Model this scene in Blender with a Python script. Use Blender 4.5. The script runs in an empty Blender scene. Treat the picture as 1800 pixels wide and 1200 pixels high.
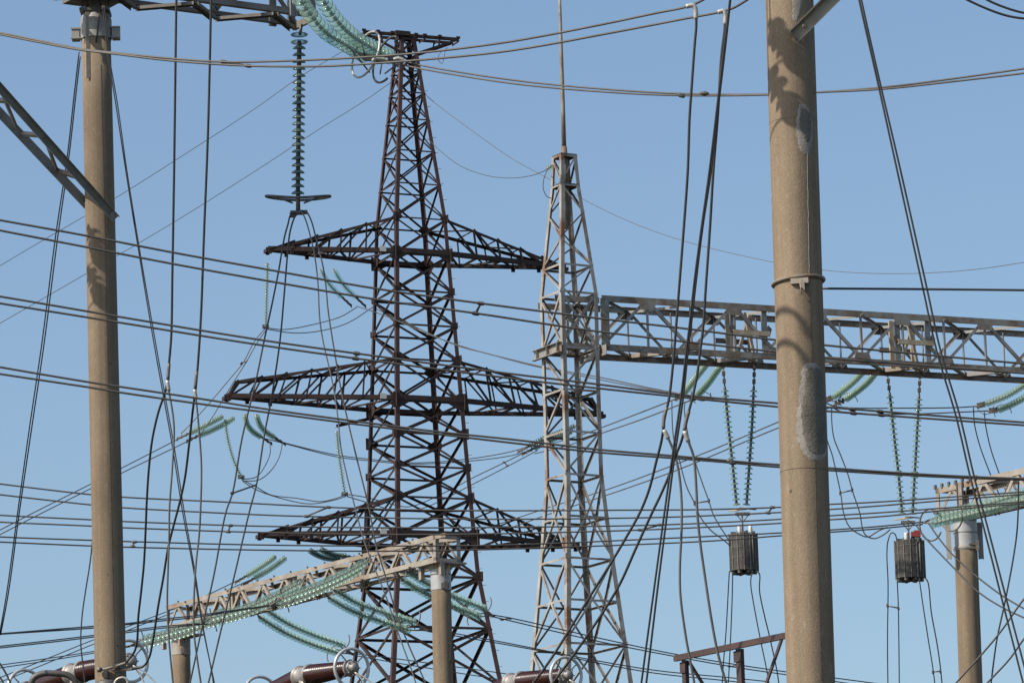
import bpy, math, random
from mathutils import Vector, Matrix
random.seed(7)
S = bpy.context.scene
COL = S.collection
R = math.radians

# ---------------------------------------------------------------- camera, sky, sun, exposure
F = 8000.0                       # focal length in photo pixels (1800 wide): a long telephoto lens
PITCH, ROLL = R(11.3), R(1.75)
CAM = Vector((0, 0, 1.7))
_f = Vector((0, math.cos(PITCH), math.sin(PITCH)))
_r0 = Vector((1, 0, 0)); _u0 = _r0.cross(_f)
RT = _r0 * math.cos(ROLL) - _u0 * math.sin(ROLL)
UP = _r0 * math.sin(ROLL) + _u0 * math.cos(ROLL)
cd = bpy.data.cameras.new('camera'); cam = bpy.data.objects.new('camera', cd); COL.objects.link(cam)
cd.sensor_width = 36.0; cd.lens = 36.0 * F / 1800.0; cd.clip_start = 0.5; cd.clip_end = 9000
cam.matrix_world = Matrix(((RT.x, UP.x, -_f.x, CAM.x), (RT.y, UP.y, -_f.y, CAM.y), (RT.z, UP.z, -_f.z, CAM.z), (0, 0, 0, 1)))
S.camera = cam

SUN_EL = R(40); SUN_DIR = Vector((-0.857 * math.cos(SUN_EL), -0.515 * math.cos(SUN_EL), math.sin(SUN_EL))).normalized()
w = bpy.data.worlds.new("World"); S.world = w; w.use_nodes = True
nt = w.node_tree; bg = nt.nodes['Background']
sky = nt.nodes.new('ShaderNodeTexSky'); sky.sky_type = 'NISHITA'; sky.sun_disc = False
sky.sun_elevation = SUN_EL; sky.sun_rotation = math.atan2(SUN_DIR.x, SUN_DIR.y)
sky.air_density = 1.3; sky.dust_density = 2.0; sky.ozone_density = 3.5; sky.altitude = 200
_tc = nt.nodes.new('ShaderNodeTexCoord'); _ad = nt.nodes.new('ShaderNodeVectorMath'); _ad.inputs[1].default_value = (0, 0, .05)
_nm = nt.nodes.new('ShaderNodeVectorMath'); _nm.operation = 'NORMALIZE'
nt.links.new(_tc.outputs['Generated'], _ad.inputs[0]); nt.links.new(_ad.outputs[0], _nm.inputs[0]); nt.links.new(_nm.outputs[0], sky.inputs[0])
nt.links.new(sky.outputs[0], bg.inputs[0]); bg.inputs[1].default_value = 0.145
sd = bpy.data.lights.new('sun', 'SUN'); sd.energy = 5.0; sd.angle = R(0.5); sd.color = (1.0, 0.93, 0.82)
so = bpy.data.objects.new('sun', sd); COL.objects.link(so)
so.rotation_euler = SUN_DIR.to_track_quat('Z', 'Y').to_euler(); so.location = (0, 0, 120)
S.view_settings.view_transform = 'Standard'; S.view_settings.look = 'None'
S.render.engine = 'CYCLES'; S.cycles.transparent_max_bounces = 64
S.view_settings.exposure = 0.0; S.view_settings.gamma = 1.0; S.view_settings.use_curve_mapping = False

# ---------------------------------------------------------------- geometry helpers
def P(px, py, d):
    return CAM + d * (_f + RT * ((px - 900) / F) + UP * ((600 - py) / F))
def proj(p):
    v = p - CAM; d = v.dot(_f)
    return 900 + F * v.dot(RT) / d, 600 - F * v.dot(UP) / d, d
def PZ(px, py, z):               # the point at height z seen in that direction
    a = P(px, py, 1.0) - CAM
    return CAM + a * ((z - CAM.z) / a.z)
def PY(px, py, y):               # the point at world distance y
    a = P(px, py, 1.0) - CAM
    return CAM + a * (y / a.y)
def unit(ang): return Vector((math.cos(ang), math.sin(ang), 0))
Z = Vector((0, 0, 1))

class MB:
    def __init__(s): s.v = []; s.f = []; s.m = []; s.sm = []
    def _add(s, vs, fs, mi=0, smooth=False):
        o = len(s.v); s.v += [Vector(x) for x in vs]
        for f in fs: s.f.append([o + i for i in f]); s.m.append(mi); s.sm.append(smooth)
        return s
    def box(s, c, ax, ay, az, mi=0):       # centre and three half-extent vectors
        c = Vector(c)
        vs = [c + sx * ax + sy * ay + sz * az for sz in (-1, 1) for sy in (-1, 1) for sx in (-1, 1)]
        return s._add(vs, [(0, 2, 3, 1), (4, 5, 7, 6), (0, 1, 5, 4), (2, 6, 7, 3), (0, 4, 6, 2), (1, 3, 7, 5)], mi)
    def bar(s, a, b, w, h, n=None, mi=0):
        a, b = Vector(a), Vector(b); d = (b - a)
        n = Vector(n) if n is not None else (Z if abs(d.normalized().z) < .9 else Vector((1, 0, 0)))
        x = d.cross(n).normalized(); y = x.cross(d).normalized()
        return s.box((a + b) / 2, d / 2, x * w / 2, y * h / 2, mi)
    def angle(s, a, b, w, t, n1, n2, mi=0): # L-section steel, heel on the line a-b
        a, b = Vector(a), Vector(b); d = (b - a).normalized()
        n1 = Vector(n1); n1 = (n1 - d * n1.dot(d)).normalized()
        n2 = Vector(n2); n2 = n2 - d * n2.dot(d); n2 = (n2 - n1 * n2.dot(n1)).normalized()
        pr = [(0, 0), (w, 0), (w, t), (t, t), (t, w), (0, w)]
        vs = [e + n1 * x + n2 * y for e in (a, b) for x, y in pr]
        fs = [(i, (i + 1) % 6, (i + 1) % 6 + 6, i + 6) for i in range(6)]
        fs += [(0, 3, 2, 1), (0, 5, 4, 3), (6, 7, 8, 9), (6, 9, 10, 11)]
        return s._add(vs, fs, mi)
    def channel(s, a, b, w, fl, t, n1, n2, mi=0):   # U-section: web w wide along n1, flanges fl along n2
        a, b = Vector(a), Vector(b); d = (b - a).normalized()
        n1 = Vector(n1); n1 = (n1 - d * n1.dot(d)).normalized()
        n2 = Vector(n2); n2 = n2 - d * n2.dot(d); n2 = (n2 - n1 * n2.dot(n1)).normalized()
        h = w / 2
        pr = [(-h, 0), (h, 0), (h, fl), (h - t, fl), (h - t, t), (-h + t, t), (-h + t, fl), (-h, fl)]
        vs = [e + n1 * x + n2 * y for e in (a, b) for x, y in pr]
        fs = [(i, (i + 1) % 8, (i + 1) % 8 + 8, i + 8) for i in range(8)]
        for o in (0, 8): fs += [(o, o + 1, o + 4, o + 5), (o + 1, o + 2, o + 3, o + 4), (o, o + 5, o + 6, o + 7)]
        return s._add(vs, fs, mi)
    def tube(s, pts, r, seg=6, mi=0, closed=False):
        pts = [Vector(p) for p in pts]; n = len(pts)
        rs = r if isinstance(r, (list, tuple)) else [r] * n
        o = len(s.v); prev = None
        for i, p in enumerate(pts):
            if closed: t = (pts[(i + 1) % n] - pts[i - 1]).normalized()
            else: t = (pts[min(i + 1, n - 1)] - pts[max(i - 1, 0)]).normalized()
            if prev is None:
                x = t.cross(Z if abs(t.z) < .9 else Vector((1, 0, 0))).normalized()
            else:
                x = (prev - t * prev.dot(t)).normalized()
            prev = x; y = t.cross(x)
            for k in range(seg):
                a = 2 * math.pi * k / seg
                s.v.append(p + (x * math.cos(a) + y * math.sin(a)) * rs[i])
        m = n if closed else n - 1
        for i in range(m):
            j = (i + 1) % n
            for k in range(seg):
                l = (k + 1) % seg
                s.f.append([o + i * seg + k, o + i * seg + l, o + j * seg + l, o + j * seg + k]); s.m.append(mi); s.sm.append(True)
        if not closed:
            s.f.append([o + k for k in range(seg)][::-1]); s.m.append(mi); s.sm.append(False)
            s.f.append([o + (n - 1) * seg + k for k in range(seg)]); s.m.append(mi); s.sm.append(False)
        return s
    def lathe(s, a, d, prof, seg=16, mi=0, smooth=True):   # prof: (radius, distance along d from a)
        a = Vector(a); d = Vector(d).normalized()
        x = d.cross(Z if abs(d.z) < .9 else Vector((1, 0, 0))).normalized(); y = d.cross(x)
        o = len(s.v)
        for r, h in prof:
            for k in range(seg):
                t = 2 * math.pi * k / seg
                s.v.append(a + d * h + (x * math.cos(t) + y * math.sin(t)) * max(r, 1e-4))
        for i in range(len(prof) - 1):
            for k in range(seg):
                l = (k + 1) % seg
                s.f.append([o + i * seg + k, o + i * seg + l, o + (i + 1) * seg + l, o + (i + 1) * seg + k]); s.m.append(mi); s.sm.append(smooth)
        return s
    def plate(s, pts, t, n, mi=0):
        n = Vector(n).normalized(); k = len(pts)
        vs = [Vector(p) + n * (t / 2) for p in pts] + [Vector(p) - n * (t / 2) for p in pts]
        fs = [tuple(range(k)), tuple(range(2 * k - 1, k - 1, -1))] + [(i, i + k, (i + 1) % k + k, (i + 1) % k) for i in range(k)]
        return s._add(vs, fs, mi)
    def build(s, name, mats, parent=None, origin=None):
        me = bpy.data.meshes.new(name)
        org = Vector(origin) if origin is not None else (root_of(parent) if parent else Vector((0, 0, 0)))
        me.from_pydata([v - org for v in s.v], [], s.f)
        for m in (mats if isinstance(mats, (list, tuple)) else [mats]): me.materials.append(m)
        me.polygons.foreach_set('material_index', s.m)
        me.polygons.foreach_set('use_smooth', s.sm)
        me.update()
        ob = bpy.data.objects.new(name, me); COL.objects.link(ob)
        if parent: ob.parent = parent
        else: ob.location = org
        return ob
def root_of(o):
    while o.parent: o = o.parent
    return Vector(o.location)
def tag(o, label=None, cat=None, group=None, kind=None):
    if label: o['label'] = label
    if cat: o['category'] = cat
    if group: o['group'] = group
    if kind: o['kind'] = kind
    return o
def thing(name, label, cat, loc, group=None):
    o = bpy.data.objects.new(name, None); COL.objects.link(o); o.location = loc; o.empty_display_size = .3
    return tag(o, label, cat, group)
def spline(pts, sub=8):
    pts = [Vector(p) for p in pts]
    if len(pts) < 3: return [pts[0].lerp(pts[-1], i / sub) for i in range(sub + 1)]
    q = [pts[0] * 2 - pts[1]] + pts + [pts[-1] * 2 - pts[-2]]; out = []
    for i in range(1, len(q) - 2):
        p0, p1, p2, p3 = q[i - 1:i + 3]
        def tt(t, a, b): return t + max((b - a).length, 1e-6) ** .5
        t0 = 0; t1 = tt(t0, p0, p1); t2 = tt(t1, p1, p2); t3 = tt(t2, p2, p3)
        for k in range(sub):
            t = t1 + (t2 - t1) * k / sub
            a1 = p0 * ((t1 - t) / (t1 - t0)) + p1 * ((t - t0) / (t1 - t0)); a2 = p1 * ((t2 - t) / (t2 - t1)) + p2 * ((t - t1) / (t2 - t1))
            a3 = p2 * ((t3 - t) / (t3 - t2)) + p3 * ((t - t2) / (t3 - t2))
            b1 = a1 * ((t2 - t) / (t2 - t0)) + a2 * ((t - t0) / (t2 - t0)); b2 = a2 * ((t3 - t) / (t3 - t1)) + a3 * ((t - t1) / (t3 - t1))
            out.append(b1 * ((t2 - t) / (t2 - t1)) + b2 * ((t - t1) / (t2 - t1)))
    out.append(pts[-1]); return out
def path(pix, d0, d1, sub=6):                # photo pixels with a depth running from d0 to d1
    L = [0]
    for a, b in zip(pix, pix[1:]): L.append(L[-1] + math.hypot(b[0] - a[0], b[1] - a[1]))
    return spline([P(x, y, d0 + (d1 - d0) * l / L[-1]) for (x, y), l in zip(pix, L)], sub)

def wpath(pix, d0, d1, sub=6):               # a wire that leaves the frame runs on well beyond it
    pix = list(pix); out = lambda p: p[0] < -5 or p[0] > 1805 or p[1] < -5 or p[1] > 1205
    def ext(a, b):
        L = math.hypot(b[0] - a[0], b[1] - a[1]) or 1; return (b[0] + (b[0] - a[0]) / L * 420, b[1] + (b[1] - a[1]) / L * 420)
    n = len(pix); g = (d1 - d0) / n
    if out(pix[0]): pix.insert(0, ext(pix[1], pix[0])); d0 -= g
    if out(pix[-1]): pix.append(ext(pix[-2], pix[-1])); d1 += g
    return path(pix, d0, d1, sub)

# ---------------------------------------------------------------- materials
def mat(name, c1, c2=None, scale=3.0, rough=.6, metal=0.0, bump=0.0, bscale=40.0, contrast=(.4, .65), c3=None, s3=1.2, con3=(.55, .7), stretch=(1, 1, 1), spec=None):
    c1, c2, c3 = [None if c is None else tuple(x * .84 for x in c) for c in (c1, c2, c3)]
    m = bpy.data.materials.new(name); m.use_nodes = True; t = m.node_tree; b = t.nodes['Principled BSDF']
    b.inputs['Base Color'].default_value = (*c1, 1); b.inputs['Roughness'].default_value = rough; b.inputs['Metallic'].default_value = metal
    if spec is not None: b.inputs['Specular IOR Level'].default_value = spec
    tc = t.nodes.new('ShaderNodeTexCoord'); mp = t.nodes.new('ShaderNodeMapping'); mp.inputs['Scale'].default_value = stretch
    t.links.new(tc.outputs['Object'], mp.inputs[0])
    def noise(sc, det=6):
        n = t.nodes.new('ShaderNodeTexNoise'); n.inputs['Scale'].default_value = sc; n.inputs['Detail'].default_value = det; n.inputs['Roughness'].default_value = .65
        t.links.new(mp.outputs[0], n.inputs['Vector']); return n
    def mix(fac, a, bcol, con):
        r = t.nodes.new('ShaderNodeMapRange'); r.inputs[1].default_value, r.inputs[2].default_value = con
        t.links.new(fac, r.inputs[0]); x = t.nodes.new('ShaderNodeMix'); x.data_type = 'RGBA'
        t.links.new(r.outputs[0], x.inputs['Factor'])
        if isinstance(a, tuple): x.inputs['A'].default_value = (*a, 1)
        else: t.links.new(a, x.inputs['A'])
        x.inputs['B'].default_value = (*bcol, 1); return x.outputs['Result']
    if c2 is not None:
        col = mix(noise(scale).outputs['Fac'], c1, c2, contrast)
        if c3 is not None: col = mix(noise(s3).outputs['Fac'], col, c3, con3)
        t.links.new(col, b.inputs['Base Color'])
    if bump:
        bp = t.nodes.new('ShaderNodeBump'); bp.inputs['Strength'].default_value = bump; bp.inputs['Distance'].default_value = .02
        t.links.new(noise(bscale, 3).outputs['Fac'], bp.inputs['Height']); t.links.new(bp.outputs[0], b.inputs['Normal'])
    return m
def concrete_mat(name, tint=1.0):
    m = mat(name, (.365 * tint, .275 * tint, .186 * tint), (.285 * tint, .212 * tint, .142 * tint), 1.9, .92, 0, .27, 60, (.35, .7), (.42 * tint, .335 * tint, .245 * tint), 14, (.56, .75), (1, 1, .55), .25)
    t = m.node_tree; b = t.nodes['Principled BSDF']; old = b.inputs['Base Color'].links[0].from_socket
    tc = t.nodes['Texture Coordinate']
    # fine aggregate specks
    n = t.nodes.new('ShaderNodeTexNoise'); n.inputs['Scale'].default_value = 70; n.inputs['Detail'].default_value = 2
    t.links.new(tc.outputs['Object'], n.inputs['Vector'])
    r = t.nodes.new('ShaderNodeMapRange'); r.inputs[1].default_value, r.inputs[2].default_value, r.inputs[3].default_value, r.inputs[4].default_value = .3, .7, .82, 1.16
    t.links.new(n.outputs['Fac'], r.inputs[0])
    # dark pores
    v = t.nodes.new('ShaderNodeTexVoronoi'); v.inputs['Scale'].default_value = 3.2; t.links.new(tc.outputs['Object'], v.inputs['Vector'])
    r2 = t.nodes.new('ShaderNodeMapRange'); r2.inputs[1].default_value, r2.inputs[2].default_value, r2.inputs[3].default_value, r2.inputs[4].default_value = .045, .075, .45, 1
    t.links.new(v.outputs['Distance'], r2.inputs[0])
    # vertical drip streaks
    mp = t.nodes.new('ShaderNodeMapping'); mp.inputs['Scale'].default_value = (9, 9, .12); t.links.new(tc.outputs['Object'], mp.inputs[0])
    n2 = t.nodes.new('ShaderNodeTexNoise'); n2.inputs['Scale'].default_value = 1.0; n2.inputs['Detail'].default_value = 4; t.links.new(mp.outputs[0], n2.inputs['Vector'])
    r3 = t.nodes.new('ShaderNodeMapRange'); r3.inputs[1].default_value, r3.inputs[2].default_value, r3.inputs[3].default_value, r3.inputs[4].default_value = .35, .7, .84, 1.1
    t.links.new(n2.outputs['Fac'], r3.inputs[0])
    cur = old
    for q in (r, r2, r3):
        x = t.nodes.new('ShaderNodeVectorMath'); x.operation = 'SCALE'
        t.links.new(cur, x.inputs[0]); t.links.new(q.outputs[0], x.inputs['Scale']); cur = x.outputs[0]
    t.links.new(cur, b.inputs['Base Color'])
    return m
M = {}
M['concrete'] = concrete_mat('concrete', .80); M['concrete_light'] = concrete_mat('concrete_light', .85)
M['patch'] = mat('cement_patch', (.205, .183, .150), (.14, .125, .10), 6, .9, 0, .6, 35, spec=.2)
M['patch_rim'] = mat('cement_patch_rim', (.38, .35, .305), (.27, .24, .20), 7, .9, 0, .5, 40, spec=.2)
M['crack'] = mat('seam_dark', (.09, .07, .05), rough=.9)
M['rust_tower'] = mat('rust_red_steel', (.066, .037, .029), (.030, .021, .018), 1.3, .66, 0, .15, 30, (.38, .66), (.115, .060, .048), .8, (.6, .7), spec=.3)
M['rust_leg_lit'] = mat('rust_red_leg_lit', (.102, .052, .042), (.066, .036, .030), 1.1, .62, 0, .15, 30, (.4, .66), (.055, .034, .03), .7, (.56, .68), spec=.3)  # sunlit look put into the legs' rust red; the braces keep the darker copy
M['galv'] = mat('galvanised_steel', (.36, .34, .31), (.27, .255, .235), 2.2, .55, .15, .15, 30, (.35, .7), (.27, .17, .105), 1.1, (.56, .68))
M['galv_rusty'] = mat('weathered_steel', (.31, .285, .245), (.20, .135, .085), 1.5, .65, .1, .15, 30, (.40, .6), (.40, .38, .34), 2.6, (.6, .7))
M['galv_light'] = mat('pale_steel', (.42, .375, .315), (.31, .25, .19), 1.7, .62, .1, .12, 25, (.4, .62), (.27, .155, .085), 1.3, (.56, .66))
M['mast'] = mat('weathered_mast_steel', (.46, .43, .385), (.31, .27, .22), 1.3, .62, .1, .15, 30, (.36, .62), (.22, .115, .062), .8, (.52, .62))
M['sleeve'] = mat('painted_sleeve', (.47, .47, .46), (.38, .375, .36), 2.5, .5, .15, .1, 12)
M['strut_grey'] = mat('bright_grey_steel', (.38, .38, .37), (.29, .29, .28), 3, .45, .25)
M['sleeve_grey'] = mat('plain_grey_steel', (.30, .30, .30), (.22, .22, .22), 3, .45, .25)
M['steel_dark'] = mat('dark_steel', (.16, .15, .14), (.09, .08, .07), 4, .55, .3)
M['fitting'] = mat('fitting_steel', (.22, .20, .18), (.15, .11, .085), 6, .55, .3)
M['cap'] = mat('cap_iron', (.44, .41, .36), (.26, .22, .18), 8, .42, .35)
M['cap_light'] = mat('cap_zinc', (.72, .68, .60), (.5, .46, .40), 8, .4, .2)
M['cap_dark'] = mat('cap_iron_dark', (.13, .115, .10), (.08, .07, .06), 8, .5, .2)
M['galv_shade'] = mat('galvanised_steel_shade', (.24, .215, .185), (.17, .145, .12), 2.2, .65, .1, .15, 30, (.4, .65))  # steel with shade put into its colour: left beam and the mast's dark side
M['alu'] = mat('clamp_aluminium', (.62, .58, .52), (.5, .46, .40), 5, .45, .3)
M['ring'] = mat('ring_aluminium', (.40, .375, .345), (.28, .25, .22), 4, .5, .3)
M['ring_bright'] = mat('grading_ring_tube', (.66, .64, .61), (.55, .53, .50), 4, .35, .35)
M['wire'] = mat('conductor_aluminium', (.135, .122, .108), (.10, .09, .08), 2, .55, .35)
M['wire_light'] = mat('conductor_grey', (.22, .205, .19), (.16, .15, .14), 2, .5, .4)
M['wire_dark'] = mat('conductor_dark', (.045, .042, .042), (.06, .055, .05), 2, .5, .2)
M['porcelain'] = mat('maroon_porcelain', (.048, .013, .011), (.034, .010, .009), 3, .24)
M['brown_frame'] = mat('brown_painted_steel', (.085, .045, .036), (.05, .03, .025), 2.5, .6, 0, .15, 30)
M['trap'] = mat('coil_bars', (.15, .135, .12), (.10, .09, .08), 5, .7)
M['trap_rib'] = mat('coil_ribs', (.21, .19, .165), (.15, .13, .11), 5, .7)
M['red'] = mat('red_box', (.30, .042, .03), (.22, .034, .028), 5, .4)
M['white'] = mat('white_porcelain', (.75, .73, .68), rough=.35)
M['tan'] = mat('tan_rail', (.52, .42, .28), (.36, .25, .15), 3, .65, 0)
M['sign'] = mat('sign_plate', (.7, .68, .62), rough=.6)
M['ground'] = mat('dry_grass_ground', (.05, .048, .03), (.03, .036, .02), .25, .95, 0, .4, 3, (.4, .6), (.075, .065, .045), .06, (.52, .62))
def glass_mat(name, tint, body, opacity):
    m = bpy.data.materials.new(name); m.use_nodes = True; t = m.node_tree; b = t.nodes['Principled BSDF']; out = t.nodes['Material Output']
    b.inputs['Base Color'].default_value = (*body, 1); b.inputs['Roughness'].default_value = .12; b.inputs['Specular IOR Level'].default_value = .9
    tr = t.nodes.new('ShaderNodeBsdfTransparent'); tr.inputs[0].default_value = (*tint, 1)
    tl = t.nodes.new('ShaderNodeBsdfTranslucent'); tl.inputs[0].default_value = (*body, 1)
    m1 = t.nodes.new('ShaderNodeMixShader'); m1.inputs[0].default_value = .4; t.links.new(b.outputs[0], m1.inputs[1]); t.links.new(tl.outputs[0], m1.inputs[2])
    m2 = t.nodes.new('ShaderNodeMixShader'); m2.inputs[0].default_value = opacity; t.links.new(tr.outputs[0], m2.inputs[1]); t.links.new(m1.outputs[0], m2.inputs[2])
    t.links.new(m2.outputs[0], out.inputs[0]); return m
M['glass'] = glass_mat('toughened_glass', (.88, .955, .925), (.64, .74, .69), .18)
M['glass_mid'] = glass_mat('toughened_glass_hazy', (.86, .94, .90), (.52, .65, .58), .32)
M['glass_vee'] = glass_mat('toughened_glass_grey', (.74, .85, .80), (.31, .41, .36), .5)
M['glass_rim'] = glass_mat('glass_rim', (.72, .85, .79), (.36, .48, .425), .48)
M['glass_shadow'] = glass_mat('shadow_casting_glass', (.6, .75, .68), (.25, .36, .31), .93)  # nearly opaque so the unseen strings cast dark disc shadows on the posts
M['glass_far'] = glass_mat('toughened_glass_weathered', (.84, .92, .85), (.47, .59, .49), .42)
M['glass_dark'] = glass_mat('toughened_glass_dark', (.66, .78, .74), (.17, .235, .21), .55)  # darker grey-green glass, less see-through

# ---------------------------------------------------------------- the setting
g = MB(); N = 24; E = 4000
for j in range(N + 1):
    for i in range(N + 1): g.v.append(Vector((-E + 2 * E * i / N, -E + 2 * E * j / N + 1500, 0)))
for j in range(N):
    for i in range(N):
        k = j * (N + 1) + i; g.f.append([k, k + 1, k + N + 2, k + N + 1]); g.m.append(0); g.sm.append(False)
tag(g.build('ground', M['ground']), kind='structure')

# ---------------------------------------------------------------- common pieces
def member(name, a, b, w, t, n1, n2, m, parent):
    return MB().angle(a, b, w, t, n1, n2).build(name, m, parent)

GRID = R(29); A = unit(GRID); B = unit(GRID + math.pi / 2)       # the yard's two directions

class Axis:                       # a nearly vertical axis given by two photo points at the same distance
    def __init__(s, p0, p1, d):
        s.a = P(*p0, d); s.b = PY(*p1, s.a.y)
    def at(s, z):
        t = (z - s.a.z) / (s.b.z - s.a.z); return s.a + (s.b - s.a) * t
    def z(s, py):
        lo, hi = -5.0, 150.0
        for _ in range(50):
            m = (lo + hi) / 2
            if proj(s.at(m))[1] > py: lo = m
            else: hi = m
        return (lo + hi) / 2

class Lattice:                    # square lattice mast: corners 0 front, 1 right, 2 back, 3 left
    def __init__(s, ax, prof, face):
        s.ax = ax; a1 = face - math.pi / 4
        s.dirs = [unit(a1 - math.pi / 2), unit(a1), unit(a1 + math.pi / 2), unit(a1 + math.pi)]
        s.prof = []
        for y, hw in prof:
            z = ax.z(y); d = proj(ax.at(z))[2]; s.prof.append((z, hw * d / F / math.cos(a1)))
        s.prof.sort()
        (z0, r0), (z1, r1) = s.prof[0], s.prof[1]
        s.prof.insert(0, (0.0, r0 + (r1 - r0) / (z1 - z0) * (0 - z0)))
    def r(s, z):
        p = s.prof
        for (z0, r0), (z1, r1) in zip(p, p[1:]):
            if z <= z1: return r0 + (r1 - r0) * (z - z0) / (z1 - z0)
        return p[-1][1]
    def c(s, i, z): return s.ax.at(z) + s.dirs[i % 4] * s.r(z)
    def legs(s, root, ztop, w, t, m, pegs=None):
        zs = [z for z, _ in s.prof if z < ztop - .05] + [ztop]
        for i in range(4):
            q = MB()
            for z0, z1 in zip(zs, zs[1:]):
                n1 = s.dirs[(i + 1) % 4] - s.dirs[i]; n2 = s.dirs[(i - 1) % 4] - s.dirs[i]
                k = 1 - .35 * (z0 / ztop)
                q.angle(s.c(i, z0), s.c(i, z1), w * k, t, n1, n2)
            if pegs == i:
                z = 8.0; sgn = 1
                while z < ztop - 3:
                    p = s.c(i, z); q.bar(p, p + (s.dirs[i] + s.dirs[(i + (1 if sgn > 0 else -1)) % 4] * .3) * .17, .022, .022); z += .85; sgn = -sgn
            q.build('leg', m, root)
    def strut(s, name, root, i, za, j, zb, w, t, m, off=0.0):
        nrm = (s.dirs[i % 4] + s.dirs[j % 4]).normalized()
        a = s.c(i, za) + nrm * off; b = s.c(j, zb) + nrm * off
        ip = (b - a).cross(nrm)
        return a, b, ip, -nrm

# ================================================================ the tall rust-red transmission tower
FACE = R(23.5)
tax = Axis((712.5, 75), (746, 1190), 240.0)
TW = Lattice(tax, [(70, 18.5), (395, 64), (450, 67), (640, 79), (880, 94), (1010, 103), (1190, 134), (1400, 180)], FACE)
T = thing('lattice_pylon', 'tall dark rust-red lattice pylon with three pairs of cross arms and a flat top beam', 'pylon', tax.at(0))
TA = unit(FACE); TB = unit(FACE + math.pi / 2)
rt = M['rust_tower']
ztop = tax.z(66)
TW.legs(T, ztop, .28, .035, M['rust_leg_lit'], pegs=1)
LV = [70, 97, 128, 167, 215, 272, 331, 393, 457, 521, 581, 642, 716, 772, 830, 884, 953, 1022, 1112, 1215, 1340, 1480, 1640, 1820, 2020]
lz = [tax.z(y) for y in LV] + [0.3]
for k, (z1, z0) in enumerate(zip(lz, lz[1:])):
    wb = .085 if k < 8 else (.115 if k < 16 else .15)
    for i in range(4):
        j = (i + 1) % 4
        q = MB()
        a, b, ip, n = TW.strut('', T, i, z0, j, z1, wb, .014, rt); q.angle(a, b, wb, .016, ip, n)
        a, b, ip, n = TW.strut('', T, i, z1, j, z0, wb, .014, rt, -.05); q.angle(a, b, wb, .016, ip, n)
        q.build('cross_brace', rt, T)
        if k not in (0,):
            a, b, ip, n = TW.strut('', T, i, z1, j, z1, wb, .014, rt, .0)
            MB().angle(a, b, wb * .9, .014, Vector((0, 0, -1)), n).build('horizontal_strut', rt, T)
# gusset plates where the arms and braces meet the legs
for lv, sz in ((393, .55), (457, .95), (642, .65), (716, 1.05), (772, .75), (830, .45), (884, .65), (953, 1.0), (521, .42), (581, .42), (1022, .6)):
    z = tax.z(lv)
    for i in range(4):
        c = TW.c(i, z)
        for j in ((i + 1) % 4, (i - 1) % 4):
            nrm = (TW.dirs[i] + TW.dirs[j]).normalized(); e = (TW.c(j, z) - c).normalized()
            o = c + nrm * .02; s_ = .78 * sz * random.uniform(.9, 1.1)
            MB().plate([o - e * .22 * s_ + Z * .55 * s_, o + e * .35 * s_ + Z * .5 * s_, o + e * .95 * s_ + Z * .12 * s_, o + e * .95 * s_ - Z * .14 * s_, o + e * .3 * s_ - Z * .5 * s_, o - e * .22 * s_ - Z * .5 * s_], .02, nrm).build('gusset_plate', rt, T)
def cross_arm(side, lvt, lvb, L, blunt, np_):
    zb, zt = tax.z(lvb), tax.z(lvt); d = TA * side; o = tax.at(zb)
    cf, cb = (1, 2) if side > 0 else (0, 3)
    tipc = o + d * L; ends = []
    q = MB()
    for c, sg in ((cf, -1), (cb, 1)):
        b0 = TW.c(c, zb); t0 = TW.c(c, zt); t0 = t0 + (TB * 0)
        tb = tipc + TB * (.16 * sg)
        tt = (tb - d * (blunt if blunt else .25) + Z * (.95 if blunt else .18))
        ends.append((b0, tb, t0, tt))
        q.angle(b0, tb, .24, .03, Z, -TB * sg)
        q.angle(t0, tt, .15, .02, -Z, -TB * sg)
        if blunt: q.angle(tt, tb, .14, .02, -Z, -TB * sg)
    q.box(tipc, d * .12, TB * .2, Z * .09)
    arm = q.build('cross_arm', rt, T)
    h = MB()
    prev = None
    for k in range(1, np_ + 1):
        t = (k / np_) ** .92 if k < np_ else 1
        pts = []
        for b0, tb, t0, tt in ends: pts.append((b0.lerp(tb, min(t, .985)), t0.lerp(tt, t)))
        for (pb, pt), sg in zip(pts, (-1, 1)):
            if k < np_ or blunt: h.angle(pb, pt, .09, .012, d, -TB * sg)
        h.angle(pts[0][0], pts[1][0], .10, .012, d, Z); h.angle(pts[0][1], pts[1][1], .08, .012, d, -Z)
        p0 = prev or [(b0, t0) for b0, tb, t0, tt in ends]
        for (pb, pt), (qb, qt), sg in zip(p0, pts, (-1, 1)):
            h.angle(qb if side < 0 else qb, pt, .10, .012, d, -TB * sg)
        u, v = (0, 1) if k % 2 else (1, 0)
        h.angle(p0[u][0], pts[v][0], .10, .012, d, Z)
        h.angle(p0[v][1], pts[u][1], .08, .012, d, -Z)
        prev = pts
        # hanger brackets beneath the arm
        if k >= np_ - 2:
            for pb, pt in pts: h.box(pb - Z * .06, d * .09, TB * .06, Z * .09)
    h.build('arm_lattice', rt, arm)
    return ends
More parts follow.
